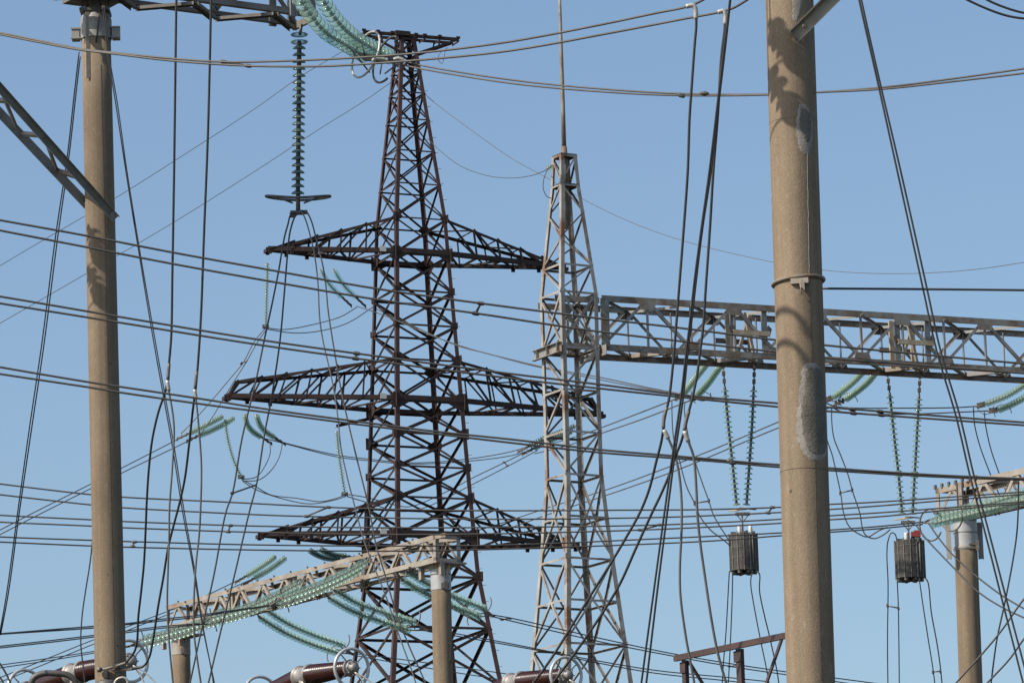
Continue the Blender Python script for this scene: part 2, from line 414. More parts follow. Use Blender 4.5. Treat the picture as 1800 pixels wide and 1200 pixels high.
for lt, lb, Ll, Lr, bl in ((393, 457, 8.05, 8.75, 0), (642, 716, 10.5, 10.6, .7), (884, 953, 8.85, 8.95, 0)):
    n = 6 if bl else 5
    cross_arm(-1, lt, lb, Ll, bl, n); cross_arm(1, lt, lb, Lr, bl, n)
    z = tax.z(lb)      # belts through the body joining both arms, and a small notice plate on the near one
    for i, j in ((0, 1), (3, 2)):
        nrm = (TW.dirs[i] + TW.dirs[j]).normalized()
        MB().angle(TW.c(i, z) + nrm * .06, TW.c(j, z) + nrm * .06, .26, .03, Z, nrm * -1).build('belt_girder', rt, T)
    c = TW.c(0, z) - TA * .75 - TB * .02
    MB().box(c + Z * .12 - TB * .12, TA * .17, TB * .01, Z * .14).build('notice_plate', M['sign'], T)
# earth-wire beam on the top
zt = tax.z(68); zl = tax.z(98); o = tax.at(zt)
q = MB()
for sg in (-1, 1):
    q.angle(o - TA * 2.55 + TB * .42 * sg, o + TA * 2.9 + TB * .42 * sg, .16, .02, Z, -TB * sg)
    for side, L in ((-1, 2.5), (1, 2.85)):
        c = {(-1, -1): 0, (-1, 1): 3, (1, -1): 1, (1, 1): 2}[(side, sg)]
        q.angle(o + TA * side * L + TB * .42 * sg, TW.c(c, zl), .11, .015, Z, -TB * sg)
        m_ = (o + TA * side * L * .62 + TB * .42 * sg)
        q.angle(m_, (o + TA * side * L + TB * .42 * sg).lerp(TW.c(c, zl), .5), .08, .012, TA, -TB * sg)
for t in (-2.5, -1.7, -.9, -.45, .45, .95, 1.8, 2.85):
    q.angle(o + TA * t - TB * .42, o + TA * t + TB * .42, .1, .015, TA, -Z)
    q.box(o + TA * t - TB * .42 + Z * .16, TA * .1, TB * .06, Z * .06)
q.box(o - TB * .4 - TA * .35 + Z * .12, TA * .42, TB * .2, Z * .12); q.box(o + TB * .4 + TA * .4 + Z * .12, TA * .4, TB * .2, Z * .12)
q.build('top_beam', rt, T)
# bracket holding a jumper string
za = tax.z(730); br0 = PY(592, 751, TW.c(3, za).y - 1.2)
MB().angle(br0, TW.c(3, za), .16, .02, Z, TB).build('jumper_bracket', rt, T)

# ================================================================ grey lattice gantry: mast, lightning rod and box beam
CF = R(30)
cax = Axis((992, 275), (1020, 1190), 160.0)
LC = Lattice(cax, [(273, 22), (330, 26), (520, 51), (700, 50.5), (838, 51), (960, 63), (1190, 90), (1400, 118)], CF)
G = thing('lattice_gantry', 'pale grey lattice mast with a lightning rod on top and a long box beam', 'gantry', cax.at(0))
gv = M['galv']; gl = M['galv_light']; gr = M['galv_rusty']
zt = cax.z(275)
LC.legs(G, zt, .21, .022, M['mast'])
CLV = [275, 327, 376, 425, 470, 519, 616, 690, 763, 838, 912, 986, 1060, 1137, 1215, 1310, 1430, 1590, 1800, 2050]
ty = {519: 'X', 838: 'V', 912: 'A', 986: 'V', 1060: 'A', 1137: 'V', 1215: 'X', 1310: 'X', 1430: 'X', 1590: 'X', 1800: 'X', 2050: 'X'}
cz = [cax.z(y) for y in CLV] + [.3]
CA, CB = unit(CF), unit(CF + math.pi / 2)
for k, (z1, z0) in enumerate(zip(cz, cz[1:])):
    y = CLV[k]; kind = ty.get(y, 'Z'); wb = .055 if y < 519 else .075
    for i in range(4):
        j = (i + 1) % 4; nrm = (LC.dirs[i] + LC.dirs[j]).normalized(); mm = M['mast'] if i in (3, 0) else M['galv_shade']  # faces turned from the sun take the darker steel, shade painted in
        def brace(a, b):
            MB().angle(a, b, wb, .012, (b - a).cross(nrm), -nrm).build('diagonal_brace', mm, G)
        ci1, cj1, ci0, cj0 = LC.c(i, z1), LC.c(j, z1), LC.c(i, z0), LC.c(j, z0)
        if kind == 'Z':
            if (k + i) % 2: brace(ci1, cj0)
            else: brace(cj1, ci0)
        elif kind == 'X': brace(ci1, cj0); brace(cj1 - nrm * .03, ci0 - nrm * .03)
        elif kind == 'V': m_ = (ci0 + cj0) / 2; brace(ci1, m_); brace(cj1, m_)
        else: m_ = (ci1 + cj1) / 2; brace(m_, ci0); brace(m_, cj0)
        if y not in (376, 425):
            MB().angle(ci1, cj1, .075, .012, -Z, -nrm).build('horizontal_strut', mm, G)
# top plate, platform, and rod
for y, rr in ((274, .55), (327, .58)):
    z = cax.z(y); MB().plate([LC.c(i, z) for i in range(4)], .04, Z).build('platform', M['steel_dark'], G)
a = cax.at(zt - 2.6); b = cax.at(zt)
rod_top = PY(981.5, -80, b.y)
q = MB(); q.tube([a, b - Z * .1, b + Z * .35], [.13, .12, .10], 12)
q.tube([b + Z * .3, b.lerp(rod_top, .25), b.lerp(rod_top, .62), rod_top], [.085, .08, .06, .045], 10)
q.build('lightning_rod', gr, G)
# bracket cradle under the beam
z = cax.z(620)
for i, j, m_ in ((3, 0, gv), (1, 2, gv)):
    nrm = (LC.dirs[i] + LC.dirs[j]).normalized(); e = (LC.c(j, z) - LC.c(i, z)).normalized()
    q = MB().channel(LC.c(i, z) - e * .3 + nrm * .1, LC.c(j, z) + e * .12 + nrm * .1, .36, .14, .02, Z, nrm)
    for t in (.02, .5, .98): q.box(LC.c(i, z).lerp(LC.c(j, z), t) + nrm * .17, e * .012, nrm * .07, Z * .16)
    q.build('cradle_beam', m_, G)
# box beam
z_t = LC.ax.z(524); st = LC.c(1, z_t)
bx0 = PZ(1060, 524, z_t); bx1 = PZ(1802, 569, z_t); bd = (bx1 - bx0).normalized(); bn = Vector((-bd.y, bd.x, 0))
hp = (bx1 - bx0).length / 10.0; BH, BW = 1.74, 1.75
beam = MB(); start = bx0 - bd * .05; end = bx1 + bd * 4.0
for off, sg in ((0, 1), (BW, -1)):
    for dz, s2 in ((0, -1), (-BH, 1)):
        beam.channel(start + bn * off + Z * dz, end + bn * off + Z * dz, .22, .09, .016, Z, bn * sg)
beam.box(bx0 + bd * .05 - Z * BH / 2, bd * .16, bn * .02, Z * (BH / 2))
BM = beam.build('beam', gr, G)
for off, sg in ((0, 1), (BW, -1)):
    for k in range(13):
        x0, x1 = bx0 + bd * (hp * k + .02) + bn * off, bx0 + bd * (hp * (k + 1)) + bn * off
        lo, hi = -BH + .05, -.05
        a, b = (x0 + Z * lo, x1 + Z * hi) if k % 2 == 0 else (x0 + Z * hi, x1 + Z * lo)
        sh = bn * (.025 * sg)
        MB().angle(a + sh, b + sh, .11, .012, (b - a).cross(bn), bn * sg).build('diagonal_brace', gv, BM)
        MB().angle(x1 + Z * (lo - .05) + sh * 1.8, x1 + Z * (hi + .05) + sh * 1.8, .07, .01, bd, bn * sg).build('vertical_post', gv, BM)
        zz = hi if k % 2 == 0 else lo
        s_ = -1 if k % 2 == 0 else 1
        o_ = x1 + Z * zz - bn * (.018 * sg)
        MB().plate([o_ - bd * .34 - Z * .04 * -s_, o_ - bd * .26 + Z * s_ * .28, o_ + bd * .26 + Z * s_ * .28, o_ + bd * .34 - Z * .04 * -s_], .018, bn).build('gusset_plate', gr, BM)
for dz in (-.02, -BH + .02):
    for k in range(13):
        x0, x1 = bx0 + bd * hp * k, bx0 + bd * hp * (k + 1)
        a, b = (x0, x1 + bn * BW) if k % 2 == 0 else (x0 + bn * BW, x1)
        MB().angle(a + Z * dz, b + Z * dz, .16 if dz < -1 else .1, .012, bd, Z if dz < -1 else -Z).build('plan_brace', gl if (dz < -1 and k % 3 == 1) else gv, BM)
q = MB()
for off in (.2, BW - .1):
    for dz in (-.03, -BH + .03):
        q = MB().channel(bx0 - bd * 1.75 + bn * off + Z * dz, bx0 - bd * .05 + bn * off + Z * dz, .20, .09, .016, Z, bn); q.build('through_chord', gr, BM)
for u, v, m_ in (((-1.6, .25, -.1), (-.2, .9, -1.6), gl), ((-.3, .3, -.1), (-1.5, 1.2, -1.6), gv), ((-1.2, 1.3, -.1), (-.1, .5, -1.65), gl), ((-.7, .25, -.05), (-.7, 1.6, -.2), gv), ((-1.5, .3, -1.7), (-.2, 1.5, -1.75), gr), ((-.2, .4, -1.7), (-1.3, 1.4, -1.66), gl), ((-.75, 1.5, -.1), (-.75, 1.5, -1.7), gv), ((-.35, .8, -.1), (-.4, .75, -1.7), gl)):
    MB().angle(bx0 + bd * u[0] + bn * u[1] + Z * u[2], bx0 + bd * v[0] + bn * v[1] + Z * v[2], .1, .012, bn, bd).build('diagonal_brace', m_, BM)
for e in (-.5, -1.1): MB().plate([bx0 + bd * e + bn * .9 + Z * -.05, bx0 + bd * (e + .3) + bn * .9 - Z * .1, bx0 + bd * (e + .2) + bn * .9 - Z * .45, bx0 + bd * (e - .2) + bn * .9 - Z * .35], .02, bn).build('gusset_plate', M['steel_dark'], BM)
for px in (1318, 1606):                     # string attachment frames hung in the beam
    zf = z_t - .95; c = PZ(px, 524 + (px - 1060) * .0606, z_t); t = (c - bx0).dot(bd); o_ = bx0 + bd * t
    for e in (-.62, .62):
        MB().channel(o_ + bd * e + Z * .02 + bn * .12, o_ + bd * e - Z * BH + bn * .12, .20, .08, .016, bd, bn).build('hanger_post', gv, BM)
        MB().channel(o_ + bd * (e * .7) + Z * .02 + bn * .9, o_ + bd * (e * .7) - Z * BH + bn * .9, .18, .08, .016, bd, bn).build('hanger_post', M['tan'], BM)
    MB().channel(o_ - bd * .72 - Z * .95 - bn * .10, o_ + bd * .72 - Z * .95 - bn * .10, .17, .10, .02, Z, bn).build('string_rail', M['tan'], BM)
    MB().channel(o_ - bd * .9 - Z * 1.05 + bn * 1.0, o_ + bd * .4 - Z * 1.05 + bn * 1.0, .17, .10, .02, Z, bn).build('string_rail', M['fitting'], BM)
    for e in (-.75, .7):
        MB().plate([o_ + bd * e - Z * .62, o_ + bd * (e + .14) - Z * .75, o_ + bd * (e + .05) - Z * 1.05, o_ + bd * (e - .12) - Z * .8], .02, bn).build('lug_plate', M['steel_dark'], BM)
    MB().angle(o_ + Z * -.1 + bn * .5, o_ + bd * .35 - Z * BH + bn * .5, .1, .012, bd, bn).build('diagonal_brace', gl, BM)
    MB().angle(o_ + bd * .3 - Z * .1 + bn * .7, o_ - bd * .3 - Z * BH + bn * .7, .1, .012, bd, bn).build('diagonal_brace', gl, BM)

# ================================================================ concrete posts
def post(root, top, bot, d, wtop, wbot, m, ztop=None):
    ax = Axis(top, bot, d); r0 = wtop * d / F / 2; r1 = wbot * proj(ax.b)[2] / F / 2
    q = MB(); zt = ax.a.z if ztop is None else ztop; n = 20; rr = []
    for k in range(n + 1):
        z = zt * k / n; r = r1 + (r0 - r1) * (z - ax.b.z) / (ax.a.z - ax.b.z); rr.append((ax.at(z), r))
    q.tube([p for p, _ in rr], [r for _, r in rr], 40)
    ob = q.build('post', m, root)
    def rad(z): return r1 + (r0 - r1) * (z - ax.b.z) / (ax.a.z - ax.b.z)
    ax.rad = rad
    return ax, ob
def ringband(ax, ob, y, h, prouder, m, name='clamp_band'):
    z = ax.z(y); q = MB(); r = ax.rad(z)
    q.lathe(ax.at(z) - Z * h / 2, Z, [(r - .005, 0), (r + prouder, 0), (r + prouder, h), (r - .005, h)], 40, smooth=False)
    return q.build(name, m, ob)
def sleeve(ax, ob, y0, y1, pr, m, name='steel_sleeve', flare=0):
    z0, z1 = ax.z(y1), ax.z(y0); r = ax.rad(z0) + pr; q = MB()
    h_ = z1 - z0
    q.lathe(ax.at(z0), Z, [(r, 0), (r, h_ * .7)], 40); q.lathe(ax.at(z0), Z, [(r, h_ * .7), (r - flare, h_)], 40)
    q.lathe(ax.at(z0), Z, [(r - flare, h_), (.01, h_)], 40, smooth=False); q.lathe(ax.at(z0), Z, [(r - pr - .01, 0), (r, 0)], 40, smooth=False)
    return q.build(name, m, ob)
def seam(ax, ob, px_off, y0, y1):           # long casting seam down the post: a thin raised fin
    z0, z1 = ax.z(y1), ax.z(y0); q = MB(); pts = []
    ang = -math.pi / 2 + px_off
    for k in range(13):
        z = z0 + (z1 - z0) * k / 12; pts.append(ax.at(z) + unit(ang + random.uniform(-.006, .006)) * (ax.rad(z) + .0005))
    q.tube(pts, .0025, 5); q.build('casting_seam', M['crack'], ob)

# ---- left gantry: post, collar, overhead beam, lattice strut
LG = thing('portal_gantry', 'grey-collared concrete post at left carrying a steel truss beam and a lattice strut', 'gantry', Axis((169, 70), (194.5, 1190), 83).at(0))
lax, lpost = post(LG, (169, 70), (194.5, 1190), 83.0, 51.5, 55.5, M['concrete'], None)
sl = sleeve(lax, lpost, 22, 70, .02, gv, flare=.06)
z0 = lax.z(60)
for sg in (-1, 1):
    c = lax.at(z0) + Vector((sg, 0, 0)) * (lax.rad(z0) + .1)
    q = MB().box(c, Vector((.07, 0, 0)), Vector((0, .09, 0)), Z * .115)
    q.box(c + Z * .09 - Vector((0, .1, 0)), Vector((.085, 0, 0)), Vector((0, .012, 0)), Z * .012); q.box(c - Z * .09 - Vector((0, .1, 0)), Vector((.085, 0, 0)), Vector((0, .012, 0)), Z * .012)
    q.build('collar_lug', gv, lpost)
q = MB(); zc = lax.z(22)
q.box(lax.at(zc), Vector((.27, 0, 0)), Vector((0, .27, 0)), Z * .03)
for k in range(6):
    e = unit(k * math.pi / 3 - 1.9); q.bar(lax.at(zc) + e * .24, lax.at(zc) + e * .24 + Z * .22, .05, .03)
q.build('cap_plate', M['steel_dark'], lpost)
MB().tube([lax.at(lax.z(82)) + Vector((.02, -.275, 0)), lax.at(lax.z(30)) + Vector((.10, -.29, 0)), lax.at(lax.z(5)) + Vector((.05, -.28, .05))], .014, 6).build('earth_wire', M['wire'], lpost)
MB().box(lax.at(lax.z(62)) + Vector((-.13, -.262, -.25)), Vector((.035, .015, 0)), Vector((-.006, .012, 0)), Z * .62).build('flat_strap', M['galv_light'], lpost)
seam(lax, lpost, .38, 120, 1190)
# beam over the post
zb = PZ(515, 46, lax.z(4)).z
zb = lax.z(2); f1 = PZ(515, 47, zb); f0 = PZ(196, 5, zb); gd = (f1 - f0).normalized(); gn = Vector((gd.y, -gd.x, 0))   # gn points to the viewer
n1_ = PZ(534, 27, zb); gw = (n1_ - f1).dot(gn)
LBm = MB(); BH2 = 1.15
for off in (0, gw):
    for dz in (0, BH2):
        LBm.angle(f0 - gd * 1.6 + gn * off + Z * dz, f1 + gd * .1 + gn * off + Z * dz, .11, .014, Z if dz == 0 else -Z, gn if off == 0 else -gn)
LBm.box(lax.at(zb) + Z * .03, gd * .45, gn * (gw * .55), Z * .035)
lbeam = LBm.build('beam', M['galv_shade'], LG)  # the shaded underside is painted in with the darker steel
Lb = (f1 - f0).length + 1.2; s0 = f1 - gd * Lb; nP = 6
for k in range(-1, nP):
    x0, x1 = f1 - gd * Lb * (1 - k / nP), f1 - gd * Lb * (1 - (k + 1) / nP)
    a, b = (x0, x1 + gn * gw) if k % 2 == 0 else (x0 + gn * gw, x1)
    MB().channel(a - Z * .03, b - Z * .03, .15, .06, .012, gd, -Z).build('plan_brace', M['galv_shade'], lbeam)
    for off, s_ in ((0, 1), (gw, -1)):
        a, b = (x0 + Z * .05, x1 + Z * (BH2 - .05)) if k % 2 == 0 else (x0 + Z * (BH2 - .05), x1 + Z * .05)
        MB().angle(a + gn * (off + .02 * s_), b + gn * (off + .02 * s_), .09, .012, Z, gn * s_).build('diagonal_brace', M['galv_shade'], lbeam)
for off in (0, gw):
    for t in (0.05, .45):
        MB().channel(f1 - gd * t + gn * off - Z * .05, f1 - gd * t + gn * off + Z * BH2, .14, .06, .012, gd, gn).build('end_post', gv, lbeam)
MB().channel(f1 - gn * .03, f1 + gn * (gw + .03), .13, .06, .012, Z, gd).build('end_tie', M['galv_shade'], lbeam)
# strut of two channels coming down to the post from the upper left
pe = lax.at(lax.z(384)); r_ = lax.rad(pe.z)
def strut_pts(p0, p1, dd0, dd1): return P(*p0, dd0), P(*p1, dd1)
s1a, s1b = strut_pts((-60, 88), (203, 384), 79.5, proj(pe)[2] - r_ - .08)
s2a, s2b = strut_pts((-60, 135), (176, 384), 81.5, proj(pe)[2] + r_ + .08)
nv = Vector((.72, 0, .69))
q = MB().channel(s1a, s1b, .15, .075, .012, nv, Vector((0, -1, 0)))
e_ = (s1b - s1a).normalized(); q.box(s1b - e_ * .06 - Vector((0, .04, 0)), e_ * .07, nv * .07, Vector((0, .035, 0)))
st_ = q.build('lattice_strut', M['strut_grey'], LG)
MB().channel(s2a, s2b, .16, .07, .012, nv, Vector((0, 1, 0))).build('strut_channel', M['sleeve_grey'], st_)
for t0, t1 in ((.20, .36), (.50, .40), (.50, .66), (.76, .66), (.02, .16), (.30, .16)):
    a, b = s1a.lerp(s1b, t0), s2a.lerp(s2b, t1)
    MB().angle(a, b, .07, .01, nv, Vector((.7, .7, 0))).build('lacing_bar', gr, st_)
MB().lathe(P(189, 371, proj(pe)[2] - r_ - .16), Vector((0, -1, 0)), [(.03, -.12), (.03, 0), (.022, .02), (.0, .02)], 8).build('bolt', M['alu'], st_)

# ---- right post
RG = thing('portal_gantry', 'broad brown concrete post in front at right with cement patches and a clamp band', 'gantry', Axis((1387.5, 0), (1425.5, 1200), 53).at(0))
rax, rpost = post(RG, (1387.5, 0), (1425.5, 1200), 53.0, 85, 85.5, M['concrete_light'], 17.9)
def pix_surf(ax, px, py, proud):            # surface point of the post seen at this pixel
    z = ax.z(py)
    for _ in range(3):
        c = ax.at(z); cx, cy, d = proj(c); s_ = max(-.98, min(.98, (px - cx) * d / F / ax.rad(z)))
        a = -math.pi / 2 + math.asin(s_); p = c + unit(a) * (ax.rad(z) + proud)
        z += (proj(p)[1] - py) * d / F
    return p
def patch(ax, ob, rows, proud, m, name, label=None):
    q = MB(); n = 9; vs = []
    for y, xl, xr in rows:
        for k in range(n):
            e = min(k, n - 1 - k); pr = proud if 0 < e and rows[0][0] < y < rows[-1][0] else .0005
            vs.append(pix_surf(ax, xl + (xr - xl) * k / (n - 1), y, pr))
    fs = [(r * n + k, r * n + k + 1, (r + 1) * n + k + 1, (r + 1) * n + k) for r in range(len(rows) - 1) for k in range(n - 1)]
    q._add(vs, fs, 0, True); o = q.build(name, m, ob)
    if label: o['label'] = label
    return o
def rag(rows, sub=5, j=1.6):
    out = []
    for (y0, a0, b0), (y1, a1, b1) in zip(rows, rows[1:]):
        for k in range(sub):
            t = k / sub; out.append((y0 + (y1 - y0) * t, a0 + (a1 - a0) * t + random.uniform(-j, j), b0 + (b1 - b0) * t + random.uniform(-j, j) * .4))
    out.append(rows[-1]); return out
patch(rax, rpost, rag([(638, 1416, 1432), (646, 1407, 1440), (670, 1405, 1445), (700, 1403, 1448), (730, 1399, 1450), (760, 1398, 1452), (785, 1403, 1452), (800, 1412, 1450), (809, 1424, 1442)], 5, 2.8), .004, M['patch_rim'], 'cement_patch', 'pale smeared edge of the large cement patch')
patch(rax, rpost, rag([(645, 1416, 1436), (652, 1412, 1443), (690, 1409, 1447), (715, 1404, 1449), (745, 1404, 1451), (775, 1410, 1452), (792, 1418, 1450), (798, 1428, 1446)]), .008, M['patch'], 'cement_patch', 'darker trowelled cement fill of the large patch')
patch(rax, rpost, rag([(183, 1404, 1412), (192, 1400, 1420), (215, 1397, 1426), (240, 1397, 1427), (260, 1402, 1424), (272, 1411, 1419)]), .004, M['patch_rim'], 'cement_patch', 'pale drop-shaped patch of cement')
patch(rax, rpost, rag([(190, 1404, 1414), (200, 1402, 1422), (225, 1402, 1426), (243, 1410, 1423), (250, 1415, 1420)]), .007, M['patch'], 'cement_patch', 'darker heart of the drop-shaped patch')
patch(rax, rpost, rag([(-20, 1388, 1412), (10, 1389, 1408), (28, 1391, 1403), (38, 1393, 1398)]), .004, M['patch_rim'], 'cement_patch', 'pale cement smear beneath the channel strut')
q = MB(); q.tube([pix_surf(rax, 1417 + random.uniform(-.6, .6) + (y - 270) * .0145, y, .001) for y in range(268, 520, 10)], .004, 5); q.build('cement_run', M['patch_rim'], rpost)
q = MB(); q.tube([pix_surf(rax, 1421 + random.uniform(-.3, .3) + (y - 500) * .03, y, .001) for y in range(500, 1200, 12)], .0025, 5); q.build('casting_seam', M['crack'], rpost)
for y, th in ((829, .003), (217, .0015)):
    z = rax.z(y); q = MB(); q.tube([rax.at(z) + unit(2 * math.pi * k / 48) * (rax.rad(z) + .0005) for k in range(48)], th, 5, closed=True); q.build('cast_joint', M['crack'], rpost)
z = rax.z(496); q = MB(); r_ = rax.rad(z)
q.tube([rax.at(z) + unit(2 * math.pi * k / 40) * (r_ + .016) + Z * (.022 * math.sin(k / 40 * 2 * math.pi + 2)) for k in range(40)], .022, 8, closed=True)
cb_ = q.build('clamp_band', M['galv_rusty'], rpost)
q = MB(); c = pix_surf(rax, 1403, 494, .02); q.box(c, Vector((.10, -.02, 0)), Vector((.004, .03, 0)), Z * .03); q.box(c + Vector((.03, -.03, -.05)), Vector((.02, 0, -.02)), Vector((0, .03, 0)), Z * .05); q.tube([c + Vector((.0, -.02, 0)), c + Vector((.01, -.03, -.1)), c + Vector((.02, -.01, -.16))], .008, 5)
q.build('buckle', M['galv_light'], cb_)
a = P(1398, 62, proj(rax.at(rax.z(60)))[2] - rax.rad(rax.z(60)) - .03); b = P(1500, -40, 51.2)
q = MB().channel(a, b, .165, .05, .014, Vector((.7, 0, -.7)), Vector((.2, -1, 0))); stt = q.build('channel_strut', M['strut_grey'], RG)
MB().lathe(a.lerp(b, .16) + Vector((0, -.01, 0)), Vector((0, -1, 0)), [(.035, -.1), (.035, .03), (.02, .06), (0, .06)], 8).build('bolt', M['cap'], stt)

# ---- middle portal with two posts and a box beam running away to the left
MG = thing('portal_gantry', 'low pale steel beam on two concrete posts in front of the rust-red pylon', 'gantry', Axis((775, 1040), (779.5, 1200), 125).at(0))
max_, mpost = post(MG, (774.5, 1000), (779.5, 1200), 125.0, 34.5, 35, M['concrete'])
nax, npost = post(MG, (317.5, 1112), (319.8, 1200), 137.6, 31.5, 32, M['concrete'])
sleeve(max_, mpost, 1000, 1037, .012, M['sleeve']); sleeve(nax, npost, 1114, 1151, .012, M['galv_light'])
for ax_, ob_, y in ((max_, mpost, 1028), (nax, npost, 1143)):
    c = pix_surf(ax_, proj(ax_.at(ax_.z(y)))[0] + 7, y, .03)
    q = MB().box(c, Vector((.11, .02, 0)), Vector((0, .04, 0)), Z * .07); q.box(c + Vector((.03, -.05, 0)), Vector((.05, .02, 0)), Vector((0, .02, 0)), Z * .12); q.build('sleeve_lug', M['fitting'], ob_)
    ringband(ax_, ob_, y - 18, .03, .022, M['steel_dark'])
q = MB(); q.tube([pix_surf(max_, 791 + random.uniform(-1.2, 1.2), y, .0) for y in range(1128, 1168, 5)], .03, 5); q.build('spalled_crack', M['crack'], mpost)
def box_beam(root, a, b, n, w, h, inward, m, m2, cw=.13, name='beam'):
    d = (b - a).normalized(); L = (b - a).length; q = MB(); inward = inward.normalized()
    for off, s_ in ((0, 1), (w, -1)):
        for dz, s2 in ((0, -1), (-h, 1)):
            q.angle(a + inward * off + Z * dz, b + inward * off + Z * dz, cw, .014, Z * s2, inward * s_)
    bm = q.build(name, m, root); p = L / n
    for off, s_ in ((0, 1), (w, -1)):
        for k in range(n):
            x0 = a + d * p * k + inward * (off + .02 * s_); xm = x0 + d * p / 2; x1 = x0 + d * p
            lo = Z * (-h + .02); hi = Z * -.02
            MB().angle(x0 + lo, xm + hi, .085, .01, d, inward * s_).build('diagonal_brace', m2, bm)
            MB().angle(x1 + lo, xm + hi, .085, .01, -d, inward * s_).build('diagonal_brace', m2, bm)
    for dz, s2 in ((-.02, -1), (-h + .02, 1)):
        for k in range(n):
            x0, x1 = a + d * p * k, a + d * p * (k + 1)
            u, v = (x0, x1 + inward * w) if k % 2 else (x0 + inward * w, x1)
            MB().angle(u + Z * dz, v + Z * dz, .09, .01, d, Z * s2).build('plan_brace', m2, bm)
    for e in (a, b):
        for off in (0, w):
            MB().angle(e + inward * off, e + inward * off - Z * h, .12, .012, d if e is a else -d, inward if off == 0 else -inward).build('end_post', m, bm)
        MB().angle(e, e + inward * w, .1, .012, -Z, d).build('end_post', m, bm)
        MB().angle(e - Z * (h - .1), e + inward * w - Z * (h - .1), .1, .012, -Z, d).build('end_post', m, bm)
    return bm
zb = PZ(775, 936, P(775, 936, 125).z).z
ma = P(765, 939, 124.6); mb = PZ(292, 1064, ma.z); md = (mb - ma).normalized(); mi_ = Vector((-md.y, md.x, 0))
if mi_.dot(A) < 0: mi_ = -mi_
mbeam = box_beam(MG, ma, mb, 12, .82, .74, mi_, M['galv_light'], M['galv_light'])
for t in (.28, .52, .74):                     # paired posts where the strings are anchored
    for e in (-.12, .12, .3):
        o_ = ma.lerp(mb, t) + md * e + mi_ * .1
        MB().angle(o_, o_ - Z * .74, .09, .012, md, mi_).build('hanger_post', M['galv_light'], mbeam)
    for e in (0, .45, .75):
        o_ = ma.lerp(mb, t) + md * e + mi_ * .5
        MB().plate([o_ - Z * .04, o_ + md * .22 - Z * .3, o_ + md * .12 - Z * .7, o_ - md * .1 - Z * .4], .02, mi_ + md * .4).build('lug_plate', gr, mbeam)
for k in range(16):                           # bolts along the top flange
    o_ = ma.lerp(mb, k / 16 + .02) + mi_ * .05; MB().box(o_ + Z * .03, md * .02, mi_ * .02, Z * .04).build('bolt', M['fitting'], mbeam)
for ax_, ob_, e in ((max_, mpost, 0), (nax, npost, 0)):
    c = ax_.at(ax_.a.z); zc = ma.z - .74
    q = MB(); q.lathe(Vector((c.x, c.y, c.z - .05)), Z, [(ax_.rad(c.z), 0), (ax_.rad(c.z) + .02, .02), (.36, zc - c.z - .03), (.36, zc - c.z + .03), (0, zc - c.z + .03)], 8, smooth=False)
    q.box(Vector((c.x, c.y, zc - .02)), md * .55, mi_ * .5, Z * .025)
    for s_ in (-1, 1):
        q.plate([Vector((c.x, c.y, zc - .05)) + md * s_ * .5, Vector((c.x, c.y, zc - .05)) + md * s_ * .1, Vector((c.x, c.y, c.z - .35)) + md * s_ * .26], .02, mi_)
        q.box(Vector((c.x, c.y, zc - .2)) + md * s_ * .5 - mi_ * .3, md * .06, mi_ * .06, Z * .18)
    q.build('capital_bracket', M['galv_light'], ob_)
MB().angle(ma - md * .5 + mi_ * .0 - Z * .02, ma, .12, .014, -Z, mi_).build('end_stub', M['galv_light'], mbeam)

# ---- portal at lower right
QG = thing('portal_gantry', 'concrete post with white steel sleeve at lower right carrying a pale truss beam', 'gantry', Axis((1697, 965), (1706.5, 1200), 108).at(0))
qax, qpost = post(QG, (1696.5, 925), (1706.5, 1200), 108.0, 40.5, 41.5, M['concrete'])
sleeve(qax, qpost, 918, 967, .012, M['sleeve'])
ringband(qax, qpost, 963, .05, .03, M['galv_light']); ringband(qax, qpost, 937, .02, .02, M['steel_dark'])
for px, m_ in ((1667.5, M['galv_light']), (1723.5, gv)):
    c = P(px, 948, 107.6 if px < 1700 else 108.2); MB().channel(c + Z * .42, c - Z * .46, .12, .10, .02, Vector((1, 0, 0)), Vector((1 if px < 1700 else -1, .3, 0))).build('side_plate', m_, qpost)
c = pix_surf(qax, 1710, 956, .03); q = MB().box(c, Vector((.14, .02, 0)), Vector((0, .05, 0)), Z * .02); q.box(c - Z * .09, Vector((.12, .02, 0)), Vector((0, .05, 0)), Z * .02); q.box(c + Vector((.06, -.04, -.04)), Vector((.04, 0, 0)), Vector((0, .03, 0)), Z * .12); q.build('sleeve_lug', M['fitting'], qpost)
qa = P(1644, 858, 109.5); qb = PZ(1802, 821, qa.z); qd = (qb - qa).normalized(); qi = Vector((-qd.y, qd.x, 0))
if qi.dot(A) < 0: qi = -qi
qb = qa + qd * 8.05
qbeam = box_beam(QG, qa, qb, 7, .95, .74, qi, M['galv_light'], M['galv_light'], .14)
for k in range(7):
    o_ = qa + qd * (.25 * k); MB().box(o_ + Z * .03, qd * .03, qi * .03, Z * .05).build('bolt', M['fitting'], qbeam)
MB().channel(qa + qd * .95 - qi * .02, qa + qd * .95 - qi * .02 - Z * .74, .2, .06, .015, qd, -qi).build('hanger_post', gv, qbeam)
c = qax.at(qax.a.z); q = MB(); q.box(Vector((c.x, c.y, qa.z - .74 - .04)), qd * .5, qi * .55, Z * .03)
q.lathe(c - Z * .02, Z, [(.27, 0), (.3, qa.z - .78 - c.z), (0, qa.z - .78 - c.z)], 8, smooth=False); q.build('capital_bracket', M['steel_dark'], qpost)

